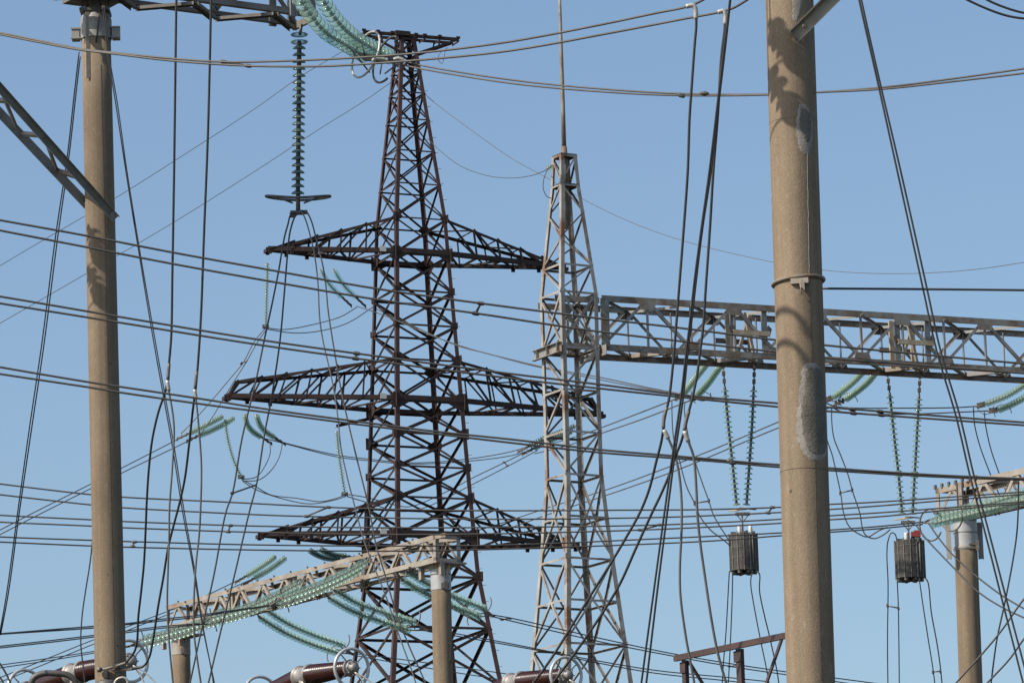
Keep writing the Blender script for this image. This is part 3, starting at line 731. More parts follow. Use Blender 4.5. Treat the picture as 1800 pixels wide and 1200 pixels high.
# ---- brown frame at the bottom
BF = thing('steel_frame', 'brown painted steel frame with a sloping top rail beside the broad front post', 'frame', P(1290, 1140, 100) * 1.0)
BF.location.z = 0
fa = P(1186, 1156, 100.5); fb = PZ(1379, 1116, fa.z); fd = (fb - fa).normalized(); fn = Vector((fd.y, -fd.x, 0))
MB().channel(fa - fd * .05, fb + fd * .6, .13, .09, .014, Z, -fn).build('top_rail', M['brown_frame'], BF)
for px, wd in ((1193, .13), (1289, .17)):
    t = (P(px, 1150, 100) - fa).dot(fd) / 1; c = PZ(px, 1156 - (px - 1186) * .2073, fa.z); t = (c - fa).dot(fd); c = fa + fd * max(t, .05) - fn * .12
    MB().channel(c - Z * .06, Vector((c.x, c.y, 0)), wd, .1, .014, fd, -fn).build('upright', M['brown_frame'], BF)
    MB().box(c - Z * .22, fd * (wd * .75), fn * .03, Z * .12).build('cap_plate', M['brown_frame'], BF)
for p0, p1 in (((1208, 1163), (1262, 1250)), ((1377, 1124), (1340, 1230))):
    a = P(*p0, 100.4 if p0[0] < 1300 else 98.4); b = P(*p1, 100.4 if p0[0] < 1300 else 98.4); MB().angle(a, b, .08, .012, Z, fn).build('diagonal_brace', M['brown_frame'], BF)

# ================================================================ glass insulator strings
def disc_meshes(Rr, seg, gm, cm='cap', cl=-.112, cs=1.0):
    s_ = Rr / .14; q = MB()
    q.lathe((0, 0, 0), Z, [(.03, -.012), (.06 * s_, -.008), (.098 * s_, .008), (.128 * s_, .028), (Rr, .046), (Rr * .985, .058), (.122 * s_, .044), (.09 * s_, .024), (.06 * s_, .012), (.03, .008)], seg)
    q.f.append(list(range(seg))[::-1]); q.m.append(0); q.sm.append(False)
    q.f.append([len(q.v) - seg + k for k in range(seg)]); q.m.append(0); q.sm.append(False)
    me = bpy.data.meshes.new('glass_disc'); me.from_pydata(q.v, [], q.f); me.materials.append(gm); me.materials.append(M['glass_rim'] if cm == 'cap_light' else gm)
    for k in range(3 * seg, 6 * seg): q.m[k] = 1
    me.polygons.foreach_set('material_index', q.m)
    me.polygons.foreach_set('use_smooth', q.sm); me.update()
    s_ *= cs; c = MB(); c.lathe((0, 0, 0), Z, [(0, cl), (.028, cl), (.045 * s_, cl + .014), (.05 * s_, -.03), (.056 * s_, -.004), (.02, -.004)], max(8, seg // 2))
    c.lathe((0, 0, 0), Z, [(.02, .034), (.017, .034), (.017, .075), (0, .075)], 8)
    mc = bpy.data.meshes.new('metal_cap'); mc.from_pydata(c.v, [], c.f); mc.materials.append(M[cm]); mc.polygons.foreach_set('use_smooth', c.sm); mc.update()
    return me, mc
DISC_NEAR = disc_meshes(.148, 24, M['glass'], 'cap_light', -.112, .72); DISC_SHADOW = disc_meshes(.172, 20, M['glass_shadow']); DISC_V = disc_meshes(.124, 20, M['glass_dark'], 'cap_dark', -.10); DISC_VF = disc_meshes(.145, 12, M['glass_vee'], 'cap_dark', -.15); DISC_MID = disc_meshes(.125, 14, M['glass_mid']); DISC_FAR = disc_meshes(.135, 12, M['glass_far'])
def resample(pts, n):
    L = [0]
    for a, b in zip(pts, pts[1:]): L.append(L[-1] + (b - a).length)
    out = []; j = 0
    for k in range(n):
        s_ = L[-1] * (k + .5) / n
        while L[j + 1] < s_: j += 1
        u = (s_ - L[j]) / (L[j + 1] - L[j]); out.append((pts[j].lerp(pts[j + 1], u), (pts[j + 1] - pts[j]).normalized()))
    return out, L[-1]
def chain(root, pts, n, discs, caps=True, vary=None):
    org = root_of(root); me, mc = discs
    for k, (p, t) in enumerate(resample(pts, n)[0]):
        if vary and k in vary: p = p + t * .02
        o = bpy.data.objects.new('glass_disc', me); COL.objects.link(o); o.parent = root
        t2 = (t + Vector((random.uniform(-.012, .012), random.uniform(-.012, .012), random.uniform(-.012, .012)))).normalized()
        o.matrix_local = Matrix.Translation(p - org) @ t2.to_track_quat('Z', 'Y').to_matrix().to_4x4()
        if caps:
            c = bpy.data.objects.new('metal_cap', mc); COL.objects.link(c); c.parent = o
def rod(root, pts, r, name='link_rod', m=None): return MB().tube(pts, r, 6).build(name, m or M['fitting'], root)
def arc_ring(root, c, n, rad, r, a0=0, a1=2 * math.pi, m=None, squash=1.0, tilt=Z, name='corona_ring'):
    n = n.normalized(); x = n.cross(tilt).normalized(); y = n.cross(x); k = 32
    full = abs(a1 - a0) > 6.2
    pts = [c + x * math.cos(a0 + (a1 - a0) * i / (k if full else k - 1)) * rad + y * math.sin(a0 + (a1 - a0) * i / (k if full else k - 1)) * rad * squash for i in range(k)]
    return MB().tube(pts, r, 8, closed=full).build(name, m or M['ring'], root)
def far_stack(root, pts, n, Rr, gm, seg=10):     # tiny far string: all sheds in one mesh
    q = MB(); c = MB(); L = resample(pts, n)[1]; p_ = L / n
    for p, t in resample(pts, n)[0]:
        q.lathe(p, t, [(.03, -.02), (Rr * .6, 0), (Rr, p_ * .30), (Rr * .9, p_ * .42), (.03, p_ * .3)], seg)
        c.lathe(p, t, [(.01, -p_ * .55), (.05, -p_ * .5), (.055, -.01), (.02, 0), (.02, p_ * .4)], 6)
    q.build('glass_sheds', gm, root); c.build('cap_chain', M['cap'], root)

# the two big strings at the top, from the left gantry's beam end
tg = thing('insulator_string', 'large pair of pale green glass strings sloping from the top beam towards the pylon top', 'insulator', P(535, -30, 82.0), 'glass insulator strings')
for pix in ([(500, -52), (520, -12), (546, 27), (574, 58), (610, 80), (640, 98)], [(548, -36), (566, -2), (590, 34), (618, 62), (650, 82), (686, 101)]):
    pts = path(pix, 82.4, 82.4, 10); m_ = len(pts) - 1
    pts = [CAM + (p - CAM) * ((82.4 + 4.3 * ((1.3 - math.sqrt(1.69 - 1.2 * k / m_)) / .6)) / 82.4) for k, p in enumerate(pts)]
    chain(tg, pts, 22, DISC_NEAR)
    rod(tg, [pts[-1], P(pix[-1][0] + 14, pix[-1][1] + 5, 85.8)], .03)
    rod(tg, [pts[0], pts[0] + Vector((-.3, .1, .35))], .03)
MB().plate([P(628, 93, 85.7), P(700, 101, 86.1), P(704, 113, 86.1), P(640, 106, 85.7)], .04, Vector((.3, -.8, .3))).build('yoke_plate', M['fitting'], tg)
for c, a0, a1, m_ in (((643, 96), 0, 2 * math.pi, None), ((680, 105), 1.2, 5.2, M['steel_dark'])):
    p_ = P(*c, 85.4); arc_ring(tg, p_, Vector((.80, .55, -.25)), .46, .022, a0, a1, m_ or M['alu'])
for a, b in (((610, 78), (650, 128)), ((632, 62), (642, 100)), ((672, 106), (668, 131)), ((690, 112), (700, 118)), ((700, 112), (676, 130))):
    rod(tg, [P(*a, 85.4), P(*b, 85.4)], .015, 'ring_arm', M['steel_dark'])
rod(tg, path([(655, 108), (658, 104), (668, 103), (682, 106)], 85, 85), .035, 'terminal_lug', M['alu']); rod(tg, path([(692, 105), (700, 103), (710, 106)], 85, 85), .035, 'terminal_lug', M['alu'])

# vertical string under the beam end
vs = thing('insulator_string', 'dark green vertical glass string hanging from the top-left beam end with a flat ring below', 'insulator', P(527, 50, 84.6), 'glass insulator strings')
pts = path([(526, 75), (525.5, 150), (524.5, 250), (523.5, 342)], 84.6, 84.6, 8); chain(vs, pts, 22, DISC_V)
rod(vs, [P(530, 43, 84.6), P(527, 62, 84.6)], .035)
for y in (60, 73):
    MB().lathe(P(526, y, 84.6), Vector((0, 0, -1)), [(.08, -.01), (.15, 0), (.165, .012), (.15, .03), (.1, .02)], 24).build('top_shed', M['glass_dark'], vs)
rc = P(524, 345, 84.6); rp = []
for k in range(40):
    a = 2 * math.pi * k / 40; c_, s_ = math.cos(a), math.sin(a)
    rp.append(rc + RT * (math.copysign(abs(c_) ** .6, c_) * .60) + (Vector((0, 1, .10))) * (math.copysign(abs(s_) ** .8, s_) * .20) - Vector((0, 0, .05 * (1 - abs(c_)))))
MB().tube(rp, .024, 8, closed=True).build('corona_ring', M['steel_dark'], vs)
for s_ in (-1, 1): rod(vs, [rc + RT * .38 * s_ - Z * .02, rc - Z * .13 + RT * .1 * s_], .018, 'ring_arm', M['steel_dark'])
rod(vs, [P(524, 335, 84.6), P(524, 352, 84.6), P(524, 374, 84.6)], [.05, .045, .05])
q = MB(); q.box(P(522, 374, 84.6), RT * .12, Vector((0, .06, 0)), UP * .03); q.box(P(514, 378, 84.5), RT * .05, Vector((0, .05, 0)), UP * .04); q.box(P(534, 373, 84.5), RT * .07, Vector((0, .05, 0)), UP * .03)
q.build('suspension_clamp', M['steel_dark'], vs)

# strings on the lattice gantry's beam
def pair(name_label, anchors, d0, d1, n, discs, ends=None, ring=None, caps=True, group='glass insulator strings', m=None):
    root = thing('insulator_string', name_label, 'insulator', P(*anchors[0][0], d0), group); E_ = []
    for pix in anchors:
        pts = path(pix, d0, d1, 10)
        if n > 0: chain(root, pts, n, discs, caps)
        E_.append(pts)
    return root, E_
def dirpix(p, q, d): return (P(*q, d) - P(*p, d)).normalized()
defs = [
 ('bright green glass string pair sloping left under the box beam beside the grey mast', [[(1245, 636), (1232, 652), (1216, 673), (1201, 692)], [(1270, 638), (1258, 655), (1242, 677), (1224, 697)]], [(1185, 702), (1212, 704)], [(1232, 690), (1236, 702)]),
 ('bright green glass string pair sloping left just right of the broad front post', [[(1520, 650), (1504, 667), (1487, 682), (1466, 697)], [(1542, 651), (1527, 670), (1510, 685), (1488, 701)]], [(1450, 704), (1463, 713)], [(1462, 690), (1492, 706)]),
 ('bright green glass string pair at the right edge of the photo under the box beam', [[(1818, 662), (1795, 680), (1770, 695), (1735, 709)], [(1828, 676), (1806, 695), (1782, 709), (1757, 720)]], [(1715, 714), (1735, 722)], [(1732, 712), (1763, 726)])]
for lab, ch, ends, rings in defs:
    d0 = 163.5 if ch[0][0][0] < 1400 else (166.5 if ch[0][0][0] < 1700 else 169); d1 = d0 + 2.0
    root, E_ = pair(lab, ch, d0, d1, 17, DISC_FAR)
    for pts, e in zip(E_, ends):
        rod(root, [pts[-1], P(*e, d1)], .04); q = MB()
        q.tube([pts[-1], P(*e, d1)], .045, 6)
        for t in (.25, .5, .75): q.box(pts[-1].lerp(P(*e, d1), t), RT * .05, Vector((0, .04, 0)), UP * .10)
        q.build('string_clevis', M['fitting'], root)
    for c, s_ in zip(rings, (1, -1)):
        arc_ring(root, P(*c, d1), dirpix(ch[0][-1], ch[0][-2], d1) + Vector((.0, .9, 0)), .42, .016, .2, 3.6 if s_ > 0 else -3.4, M['fitting'], .8, name='arcing_ring')
# V-strings carrying line traps
trapd = {}
for lab, L1, L2, bot, d in (('left V-shaped pair of dark green glass strings above a hanging wave trap', [(1271, 643), (1273, 664), (1274, 681), (1280, 745), (1288, 820), (1295, 889)], [(1326, 646), (1325.5, 664), (1325, 681), (1322, 745), (1317, 820), (1312, 889)], (1305, 897), 163),
                            ('right V-shaped pair of dark green glass strings above the wave trap with a red box', [(1560, 657), (1562, 677), (1564, 692), (1571, 760), (1579, 830), (1586, 905)], [(1617, 661), (1616, 679), (1615.5, 696), (1612, 760), (1608, 830), (1604, 905)], (1596, 912), 167)):
    root = thing('insulator_string', lab, 'insulator', P(*L1[0], d), 'glass insulator strings')
    for pix in (L1, L2):
        rod(root, path(pix[:3], d, d), .028); pts = path(pix[2:], d, d, 8); chain(root, pts, 23, DISC_VF)
        q = MB()
        q.tube([P(*pix[0], d), P(*pix[2], d)], .03, 6)
        for t in (0, .35, .7): q.box(P(*pix[0], d).lerp(P(*pix[2], d), t), RT * .06, Vector((0, .04, 0)), UP * .08)
        q.build('string_clevis', M['fitting'], root)
    b_ = P(*bot, d)
    arc_ring(root, b_ + RT * -.16 + Z * .02, Vector((-.10, -.18, 1)), .36, .022, m=M['tan'], squash=.62); arc_ring(root, b_ + RT * .2 + Z * .07, Vector((.12, -.15, 1)), .34, .022, m=M['fitting'], squash=.62)
    MB().box(b_ - Z * .12, RT * .26, Vector((0, .03, 0)), Z * .06).build('yoke_plate', M['fitting'], root)
    for s_ in (-1, 1): rod(root, [b_ + RT * .2 * s_ - Z * .16, b_ - Z * .42], .02)
def wave_trap(label, cx, top, bot, wpx, d, red):
    base = P(cx, bot, d); tp = P(cx + (bot - top) * -.005, top, d); r_ = wpx * d / F / 2; h = (tp - base).length
    root = thing('wave_trap', label, 'wave trap', base, 'hanging wave traps')
    q = MB(); prof = [(.02, 0), (r_ * .97, 0)]; n = 46
    for k in range(n): prof += [(r_ * .97, h * (k + .1) / n), (r_, h * (k + .3) / n), (r_, h * (k + .7) / n), (r_ * .97, h * (k + .9) / n)]
    prof += [(r_ * .97, h), (r_ * .8, h), (r_ * .78, h - .1), (.02, h - .1)]
    q.lathe(base, Z, prof, 36); coil = q.build('coil', M['trap'], root)
    for k in range(14):
        e = unit(2 * math.pi * k / 14 + .2); c = base + Z * h / 2 + e * (r_ + .012)
        MB().box(c, e * .014, e.cross(Z) * .014, Z * (h * .5 + .02)).build('rib', M['trap_rib'], coil)
    for f in (.34, .62, .85):
        MB().lathe(base + Z * h * f, Z, [(r_, -.012), (r_ + .012, -.012), (r_ + .012, .012), (r_, .012)], 36, smooth=False).build('binding_band', M['steel_dark'], coil)
    q = MB()
    for k in range(4):
        e = unit(k * math.pi / 4 + .3); q.box(base - Z * .06, e * (r_ * .92), e.cross(Z) * .04, Z * .05)
    for k in range(6):
        e = unit(k * 1.047 + .1); q.box(base + e * r_ * .75 - Z * .02, e * .07, e.cross(Z) * .05, Z * .08)
    q.build('bottom_spider', M['steel_dark'], root)
    q = MB()
    for k in range(4):
        e = unit(k * math.pi / 4 + .3); q.box(base + Z * (h + .03), e * (r_ * .9), e.cross(Z) * .035, Z * .05)
    q.build('top_spider', M['steel_dark'], root)
    rod(root, [base + Z * h, base + Z * (h + .8)], .035, 'suspension_rod')
    for dx in (-.17, .22):
        q = MB(); p_ = tp + RT * dx - Vector((0, r_ * .3, 0)); q.lathe(p_ - Z * .06, Z, [(.07, 0), (.07, .08), (.095, .10), (.06, .15), (.09, .19), (.06, .24), (.08, .29), (.05, .34), (0, .34)], 12); q.build('post_insulator', M['white'], root)
    MB().tube([base + Z * .1 + RT * r_ * .62 - Vector((0, r_ * .85, 0)), base + Z * h + RT * r_ * .62 - Vector((0, r_ * .85, 0))], .03, 6).build('arrester_pipe', M['trap_rib'], root)
    if red:
        q = MB(); q.box(tp + RT * .18 + Z * .2 - Vector((0, .2, 0)), RT * .17, Vector((0, .16, 0)), Z * .09); q.box(tp + RT * .22 + Z * .31 - Vector((0, .2, 0)), RT * .09, Vector((0, .1, 0)), Z * .04); q.build('tuning_box', M['red'], root)
    return root
wave_trap('dark ribbed barrel-shaped wave trap hanging left of the broad front post', 1308.5, 938, 1003, 50, 163, False)
wave_trap('dark ribbed barrel-shaped wave trap with a red box on its top', 1601, 950, 1016, 52, 167, True)

# strings of the middle portal
defs = [
 ('left', 'green glass string pair lying along the near half of the low pale beam', [(640, 994), (600, 1016), (545, 1040), (494, 1058)], 122.6, 119.2, [(476, 1063)]),
 ('left', 'green glass string pair along the lower face of the low beam, between the other two', [(525, 1030), (480, 1053), (425, 1076), (368, 1092)], 128.5, 125.0, [(352, 1096)]),
 ('left', 'green glass string pair passing the far concrete post of the low beam', [(402, 1073), (355, 1098), (300, 1116), (248, 1130)], 134.6, 131.0, [(228, 1134)]),
 ('right', 'green glass string pair sloping down left of the rust-red pylon foot above a maroon breaker', [(458, 1078), (500, 1104), (550, 1126), (598, 1142)], 134.0, 136.6, [(618, 1148)]),
 ('right', 'green glass string pair sloping down in front of the rust-red pylon legs', [(580, 1044), (622, 1068), (672, 1086), (722, 1102)], 129.6, 132.0, [(752, 1107)]),
 ('right', 'green glass string pair sloping down behind the near concrete post of the low beam', [(708, 1012), (748, 1036), (796, 1058), (846, 1078)], 126.4, 129.0, [(866, 1081)])]
MIDEND = []
for side, lab, pix, d0, d1, e in defs:
    up = (5, -8) if side == 'left' else (6, -9)
    ch = [[(x - 3, y + 5) for x, y in pix], [(x + up[0], y + up[1]) for x, y in pix]]
    root, E_ = pair(lab, ch, d0, d1, 21 if side == 'left' else 22, DISC_MID)
    ep = P(*e[0], d1)
    for pts in E_: rod(root, [pts[-1], pts[-1].lerp(ep, .7), ep + (pts[-1] - pts[0]).normalized() * .1], .022); rod(root, [pts[0], pts[0] + Z * .12 + (pts[0] - pts[1]).normalized() * .18], .025)
    q = MB(); q.plate([E_[0][-1].lerp(ep, .5), E_[1][-1].lerp(ep, .5), ep + UP * .03, ep - UP * .03], .03, Vector((.5, -.8, 0))); q.build('yoke_plate', M['fitting'], root)
    ax_ = (E_[0][-1] - E_[0][-8]).normalized()
    arc_ring(root, E_[1][-2] + UP * .12, ax_ + Vector((0, .5, 0)), .30, .017, -.5, 2.4, M['fitting'], name='arcing_ring'); arc_ring(root, E_[0][-2] - UP * .1, ax_ + Vector((0, .5, 0)), .30, .017, 2.6, 6.0, M['fitting'], name='arcing_ring')
# string pair at the lower right portal
root, E_ = pair('pale green glass string pair along the truss beam at the lower right edge', [[(1822, 872), (1770, 887), (1700, 905), (1640, 919)], [(1830, 856), (1775, 873), (1705, 893), (1646, 909)]], 101.0, 103.5, 25, DISC_MID)
for pts in E_: rod(root, [pts[-1], P(1622, 918, 103.8)], .025)
arc_ring(root, P(1636, 922, 103.4), Vector((.75, .6, .1)), .36, .02, .6, 5.6, M['fitting'], name='arcing_ring'); arc_ring(root, P(1672, 905, 103.0), Vector((.75, .6, .1)), .36, .02, -.6, 2.6, M['fitting'], name='arcing_ring')

# small far strings on the pylon
far = [
 ('slim glass string hanging straight down from the upper left arm tip of the pylon', [[(470, 462), (469, 500), (468, 540), (467, 574)]], 236.5, 22, .14, 'glass_far'),
 ('green glass string pair sloping right below the upper left pylon arm', [[(563, 473), (572, 490), (585, 507), (600, 521)], [(586, 473), (596, 490), (609, 507), (625, 522)]], 240.5, 20, .17, 'glass'),
 ('pale glass string pair sloping left from the middle left arm tip of the pylon', [[(392, 731), (372, 742), (352, 752), (333, 761)], [(412, 734), (392, 746), (370, 757), (350, 765)]], 236.0, 20, .17, 'glass_far'),
 ('slim glass string swinging down to the right below the middle left arm tip', [[(395, 737), (401, 775), (411, 810), (424, 838)]], 236.2, 22, .14, 'glass_far'),
 ('glass string pair curving right below the middle left arm of the pylon', [[(430, 728), (434, 745), (444, 758), (458, 767)], [(450, 728), (456, 745), (466, 758), (482, 768)]], 240.0, 18, .17, 'glass_far'),
 ('slim glass string hanging from the small bracket on the left leg of the pylon', [[(592, 757), (595, 795), (600, 830), (606, 868)]], 237.0, 22, .14, 'glass_far'),
 ('glass string pair sloping left below the lower left arm of the pylon', [[(485, 977), (470, 988), (452, 1000), (434, 1011)], [(503, 979), (486, 992), (468, 1004), (448, 1015)]], 236.5, 18, .17, 'glass_far'),
 ('dark green glass string pair curving right behind the low beam and lower pylon arm', [[(543, 966), (556, 974), (572, 980), (590, 982)], [(562, 964), (576, 971), (592, 976), (608, 977)]], 241.0, 16, .17, 'glass_dark'),
 ('bluish glass string pair seen behind the legs of the grey lattice mast', [[(1012, 748), (985, 759), (955, 771), (932, 783)], [(1006, 757), (985, 766), (962, 776), (940, 787)]], 246.0, 20, .17, 'glass_dark'),
 ('tiny glass insulator holding a thin wire at the top of the grey lattice mast', [[(971, 290), (966, 294), (960, 298)]], 159.2, 3, .12, 'glass_far')]
for lab, ch, d, n, Rr, gm in far:
    root = thing('insulator_string', lab, 'insulator', P(*ch[0][0], d), 'glass insulator strings')
    for pix in ch:
        pts = path(pix, d, d + (0 if len(ch) == 1 else 1.0), 8); far_stack(root, pts, n, Rr, M[gm])
    if len(ch) == 2:
        e = [path(p, d, d + 1, 4)[-1] for p in ch]; dr = (e[0] - P(*ch[0][-2], d + .7)).normalized()
        for x in e:
            rod(root, [x, x + dr * .8], .05); q = MB()
            q.tube([x, x + dr * .8], .055, 6)
            for t in (.2, .5, .8): q.box(x + dr * t, dr * .05, Vector((0, .05, 0)), UP * .09)
            q.build('string_clevis', M['fitting'], root)
    else:
        e = P(*ch[0][-1], d)
        if n > 5: MB().box(e, RT * .17, Vector((0, .08, 0)), UP * .09).build('suspension_clamp', M['steel_dark'], root)

# strings outside the frame whose shadows fall on the two tall posts
def shadow_string(lab, ax, pixs, dist, n, off=Vector((0, 0, 0))):
    root = None
    for pix in pixs:
        pts = spline([pix_surf(ax, x, y, 0) + SUN_DIR * (dist + .17 * i) + off for i, (x, y) in enumerate(pix)], 8)
        if root is None: root = thing('insulator_string', lab, 'insulator', pts[0], 'glass insulator strings')
        chain(root, pts, n, DISC_SHADOW)
        top = ax.at(ax.a.z) + Z * (.0 if dist > 5 else 1.5); dist < 5 and rod(root, [pts[0], pts[0].lerp(top, .5) - Z * .1, top], .014, 'link_rod')
        MB().tube([pts[-1], pts[-1] + SUN_DIR * 6 + Vector((-6, 2, -1)), pts[-1] + SUN_DIR * 6 + Vector((-22, 8, 0))], .014, 6).build('tail_wire', M['wire'], root)
shadow_string('glass string pair above the frame casting disc shadows on the broad front post', rax, [[(1353, 44), (1364, 62), (1381, 86), (1408, 112)], [(1350, 130), (1360, 150), (1376, 174), (1404, 208)]], 3.6, 4)
shadow_string('glass string pair off to the left casting disc shadows on the left post', lax, [[(157, 402), (166, 420), (177, 444), (194, 470)], [(156, 474), (164, 490), (176, 512), (192, 536)]], 5.0, 5)
rgo = thing('corona_ring_bracket', 'curved ring above the frame casting an arc shadow on the broad front post', 'ring', pix_surf(rax, 1400, 560, 0) + SUN_DIR * 6.5)
for y0, hh in ((545, 40), (602, 38)):
    pts = spline([pix_surf(rax, x, y, 0) + SUN_DIR * 6.5 for x, y in ((1362, y0 + 10), (1374, y0), (1392, y0 + 4), (1408, y0 + 20), (1422, y0 + hh + 8))], 8)
    MB().tube(pts, .035, 8).build('ring_tube', M['ring'], rgo)

# ================================================================ conductors
def bundle(lab, wires, r, m='wire', spacers=(), cat='conductor', name='conductor_bundle', group='overhead conductors'):
    root = thing(name, lab, cat, P(*wires[0][0][0], wires[0][1]), group)
    for pix, d0, d1 in wires: MB().tube(wpath(pix, d0, d1, 6), r, 6).build('wire', M[m], root)
    for a, b, d in spacers:
        pa, pb = P(*a, d), P(*b, d); q = MB().tube([pa, pb], r * 1.1, 6)
        dr = (wires[0][0][1][0] - wires[0][0][0][0], wires[0][0][1][1] - wires[0][0][0][1]); h_ = math.hypot(*dr); ex = RT * (dr[0] / h_) - UP * (dr[1] / h_)
        for p_ in (pa, pb): q.tube([p_ - ex * r * 3.4, p_ - ex * r * 1.8, p_ + ex * r * 1.8, p_ + ex * r * 3.4], [r * 1.1, r * 1.8, r * 1.8, r * 1.1], 8)
        q.build('spacer', M['steel_dark'], root)
    return root
def single(lab, pix, d0, d1, r, m='wire', cat='wire', name='overhead_wire', group='overhead conductors'):
    q = MB().tube(wpath(pix, d0, d1, 6), r, 6); o = q.build(name, M[m], None, P(*pix[0], d0)); return tag(o, lab, cat, group)
X0, X1 = -60, 1860
bundle('twin jumper wires sagging across the top from the left edge to two white elbow clamps',
  [([(X0, 48), (0, 58), (60, 70), (140, 86), (200, 93), (300, 103), (390, 109), (450, 109), (640, 101), (770, 90), (900, 73), (1050, 45), (1150, 24), (1212, 11), (1240, -2), (1275, -22)], 78, 66), ([(X0, 50), (0, 61), (60, 73), (140, 88), (200, 95), (300, 107), (435, 116), (560, 117), (640, 113), (760, 104), (900, 89), (1080, 57), (1200, 34), (1268, 21), (1290, 14), (1320, -4), (1350, -22)], 78, 65.5)],   .018, 'wire', [((393, 109), (436, 116), 73.5)])
bundle('twin conductors running right from the big green strings below the pylon top',
  [([(712, 108), (744, 116), (900, 141), (1050, 156), (1200, 165), (1350, 166), (1430, 163), (1550, 154), (1680, 138), (1800, 121), (X1, 112)], 85.8, 72), ([(696, 112), (744, 122), (900, 147), (1050, 161), (1190, 168), (1350, 167), (1430, 163), (1550, 157), (1680, 143), (1800, 129), (X1, 121)], 85.6, 72)], .018, 'wire', [((1197, 167), (1198, 169), 79.5), ((1236, 165), (1240, 164), 79.2)])
bundle('twin conductors crossing the photo, uppermost of the three pairs in front of the left post',
  [([(X0, 376), (0, 387), (150, 414), (300, 443), (450, 470), (660, 507), (845, 533), (1040, 558), (1218, 579), (1360, 597), (1445, 606), (1656, 626), (1800, 639), (X1, 644)], 70, 72), ([(X0, 393), (0, 405), (150, 434), (300, 463), (450, 490), (660, 526), (840, 551), (1040, 581), (1218, 602), (1360, 618), (1445, 628), (1609, 641), (1800, 656), (X1, 661)], 70, 72)], .018, 'wire', [((845, 533), (836, 551), 71)])
bundle('twin conductors crossing the photo, middle of the three pairs in front of the left post',
  [([(X0, 512), (0, 521), (212, 557), (450, 596), (627, 621), (900, 657), (1050, 675), (1200, 694), (1350, 707), (1450, 715), (1800, 742), (X1, 746)], 71, 73), ([(X0, 523), (0, 533), (212, 567), (450, 605), (620, 629), (900, 665), (1050, 682), (1200, 698), (1350, 713), (1450, 722), (1800, 747), (X1, 751)], 71, 73)], .018, 'wire', [((627, 621), (625, 630), 72), ((1498, 719), (1500, 726), 72.6), ((1547, 723), (1549, 729), 72.6)])
bundle('twin conductors crossing the photo, lowest of the three pairs in front of the left post',
  [([(X0, 634), (0, 645), (160, 672), (215, 680), (375, 704), (450, 716), (625, 740), (775, 759), (900, 772), (1055, 790), (1187, 801), (1287, 810), (1350, 815), (1454, 822), (1637, 834), (1800, 841), (X1, 843)], 72, 74), ([(X0, 647), (0, 657), (160, 681), (215, 690), (400, 716), (450, 722), (625, 745), (900, 778), (1055, 795), (1187, 805), (1287, 813), (1350, 819), (1454, 826), (1637, 837), (1800, 843), (X1, 845)], 72, 74)], .018, 'wire', [((1284, 810), (1287, 813), 73.3)])
bundle('twin conductors passing behind the left post, top pair of the low-slung group of three',
  [([(X0, 842), (0, 850), (162, 869), (228, 874), (400, 882), (577, 891), (750, 896), (900, 897), (1100, 896), (1240, 895), (1372, 891), (1457, 886), (1540, 882), (1686, 872), (1800, 864), (X1, 860)], 96, 97), ([(X0, 862), (0, 869), (162, 887), (219, 892), (450, 904), (537, 907), (750, 911), (900, 912), (1150, 909), (1240, 906), (1372, 900), (1457, 895), (1540, 889), (1686, 877), (1800, 868), (X1, 863)], 96, 97)], .018, 'wire', [((577, 891), (538, 907), 96.3), ((1358, 891), (1350, 901), 96.7)])
bundle('twin conductors passing behind the left post, middle pair of the low-slung group of three',
  [([(X0, 901), (0, 905), (162, 913), (219, 916), (450, 924), (700, 927), (900, 926), (1160, 922), (1372, 912), (1457, 906), (1540, 901), (1702, 889), (1800, 881), (X1, 876)], 97, 98), ([(X0, 913), (0, 917), (162, 924), (219, 927), (450, 935), (700, 939), (900, 937), (1125, 931), (1240, 926), (1372, 919), (1457, 913), (1540, 908), (1665, 896), (1800, 884), (X1, 879)], 97, 98)], .018, 'wire', [((405, 923), (401, 934), 97.3), ((1160, 922), (1125, 931), 97.7)])
bundle('twin conductors passing behind the left post, lowest pair, ending at the green strings lower right',
  [([(X0, 939), (0, 943), (162, 949), (221, 951), (450, 957), (700, 959), (900, 957), (1162, 946), (1372, 936), (1457, 931), (1540, 925), (1622, 917)], 98, 103.7), ([(X0, 949), (0, 952), (162, 959), (221, 961), (450, 966), (700, 968), (900, 964), (1237, 951), (1372, 941), (1457, 935), (1540, 929), (1622, 921)], 98, 103.7)], .018, 'wire', [((236, 952), (233, 960), 99)])
single('dark taut wire running right from the clamp band of the broad front post', [(1440, 507), (1600, 508), (1800, 510), (X1, 511)], 52.9, 52.9, .014, 'wire_dark')
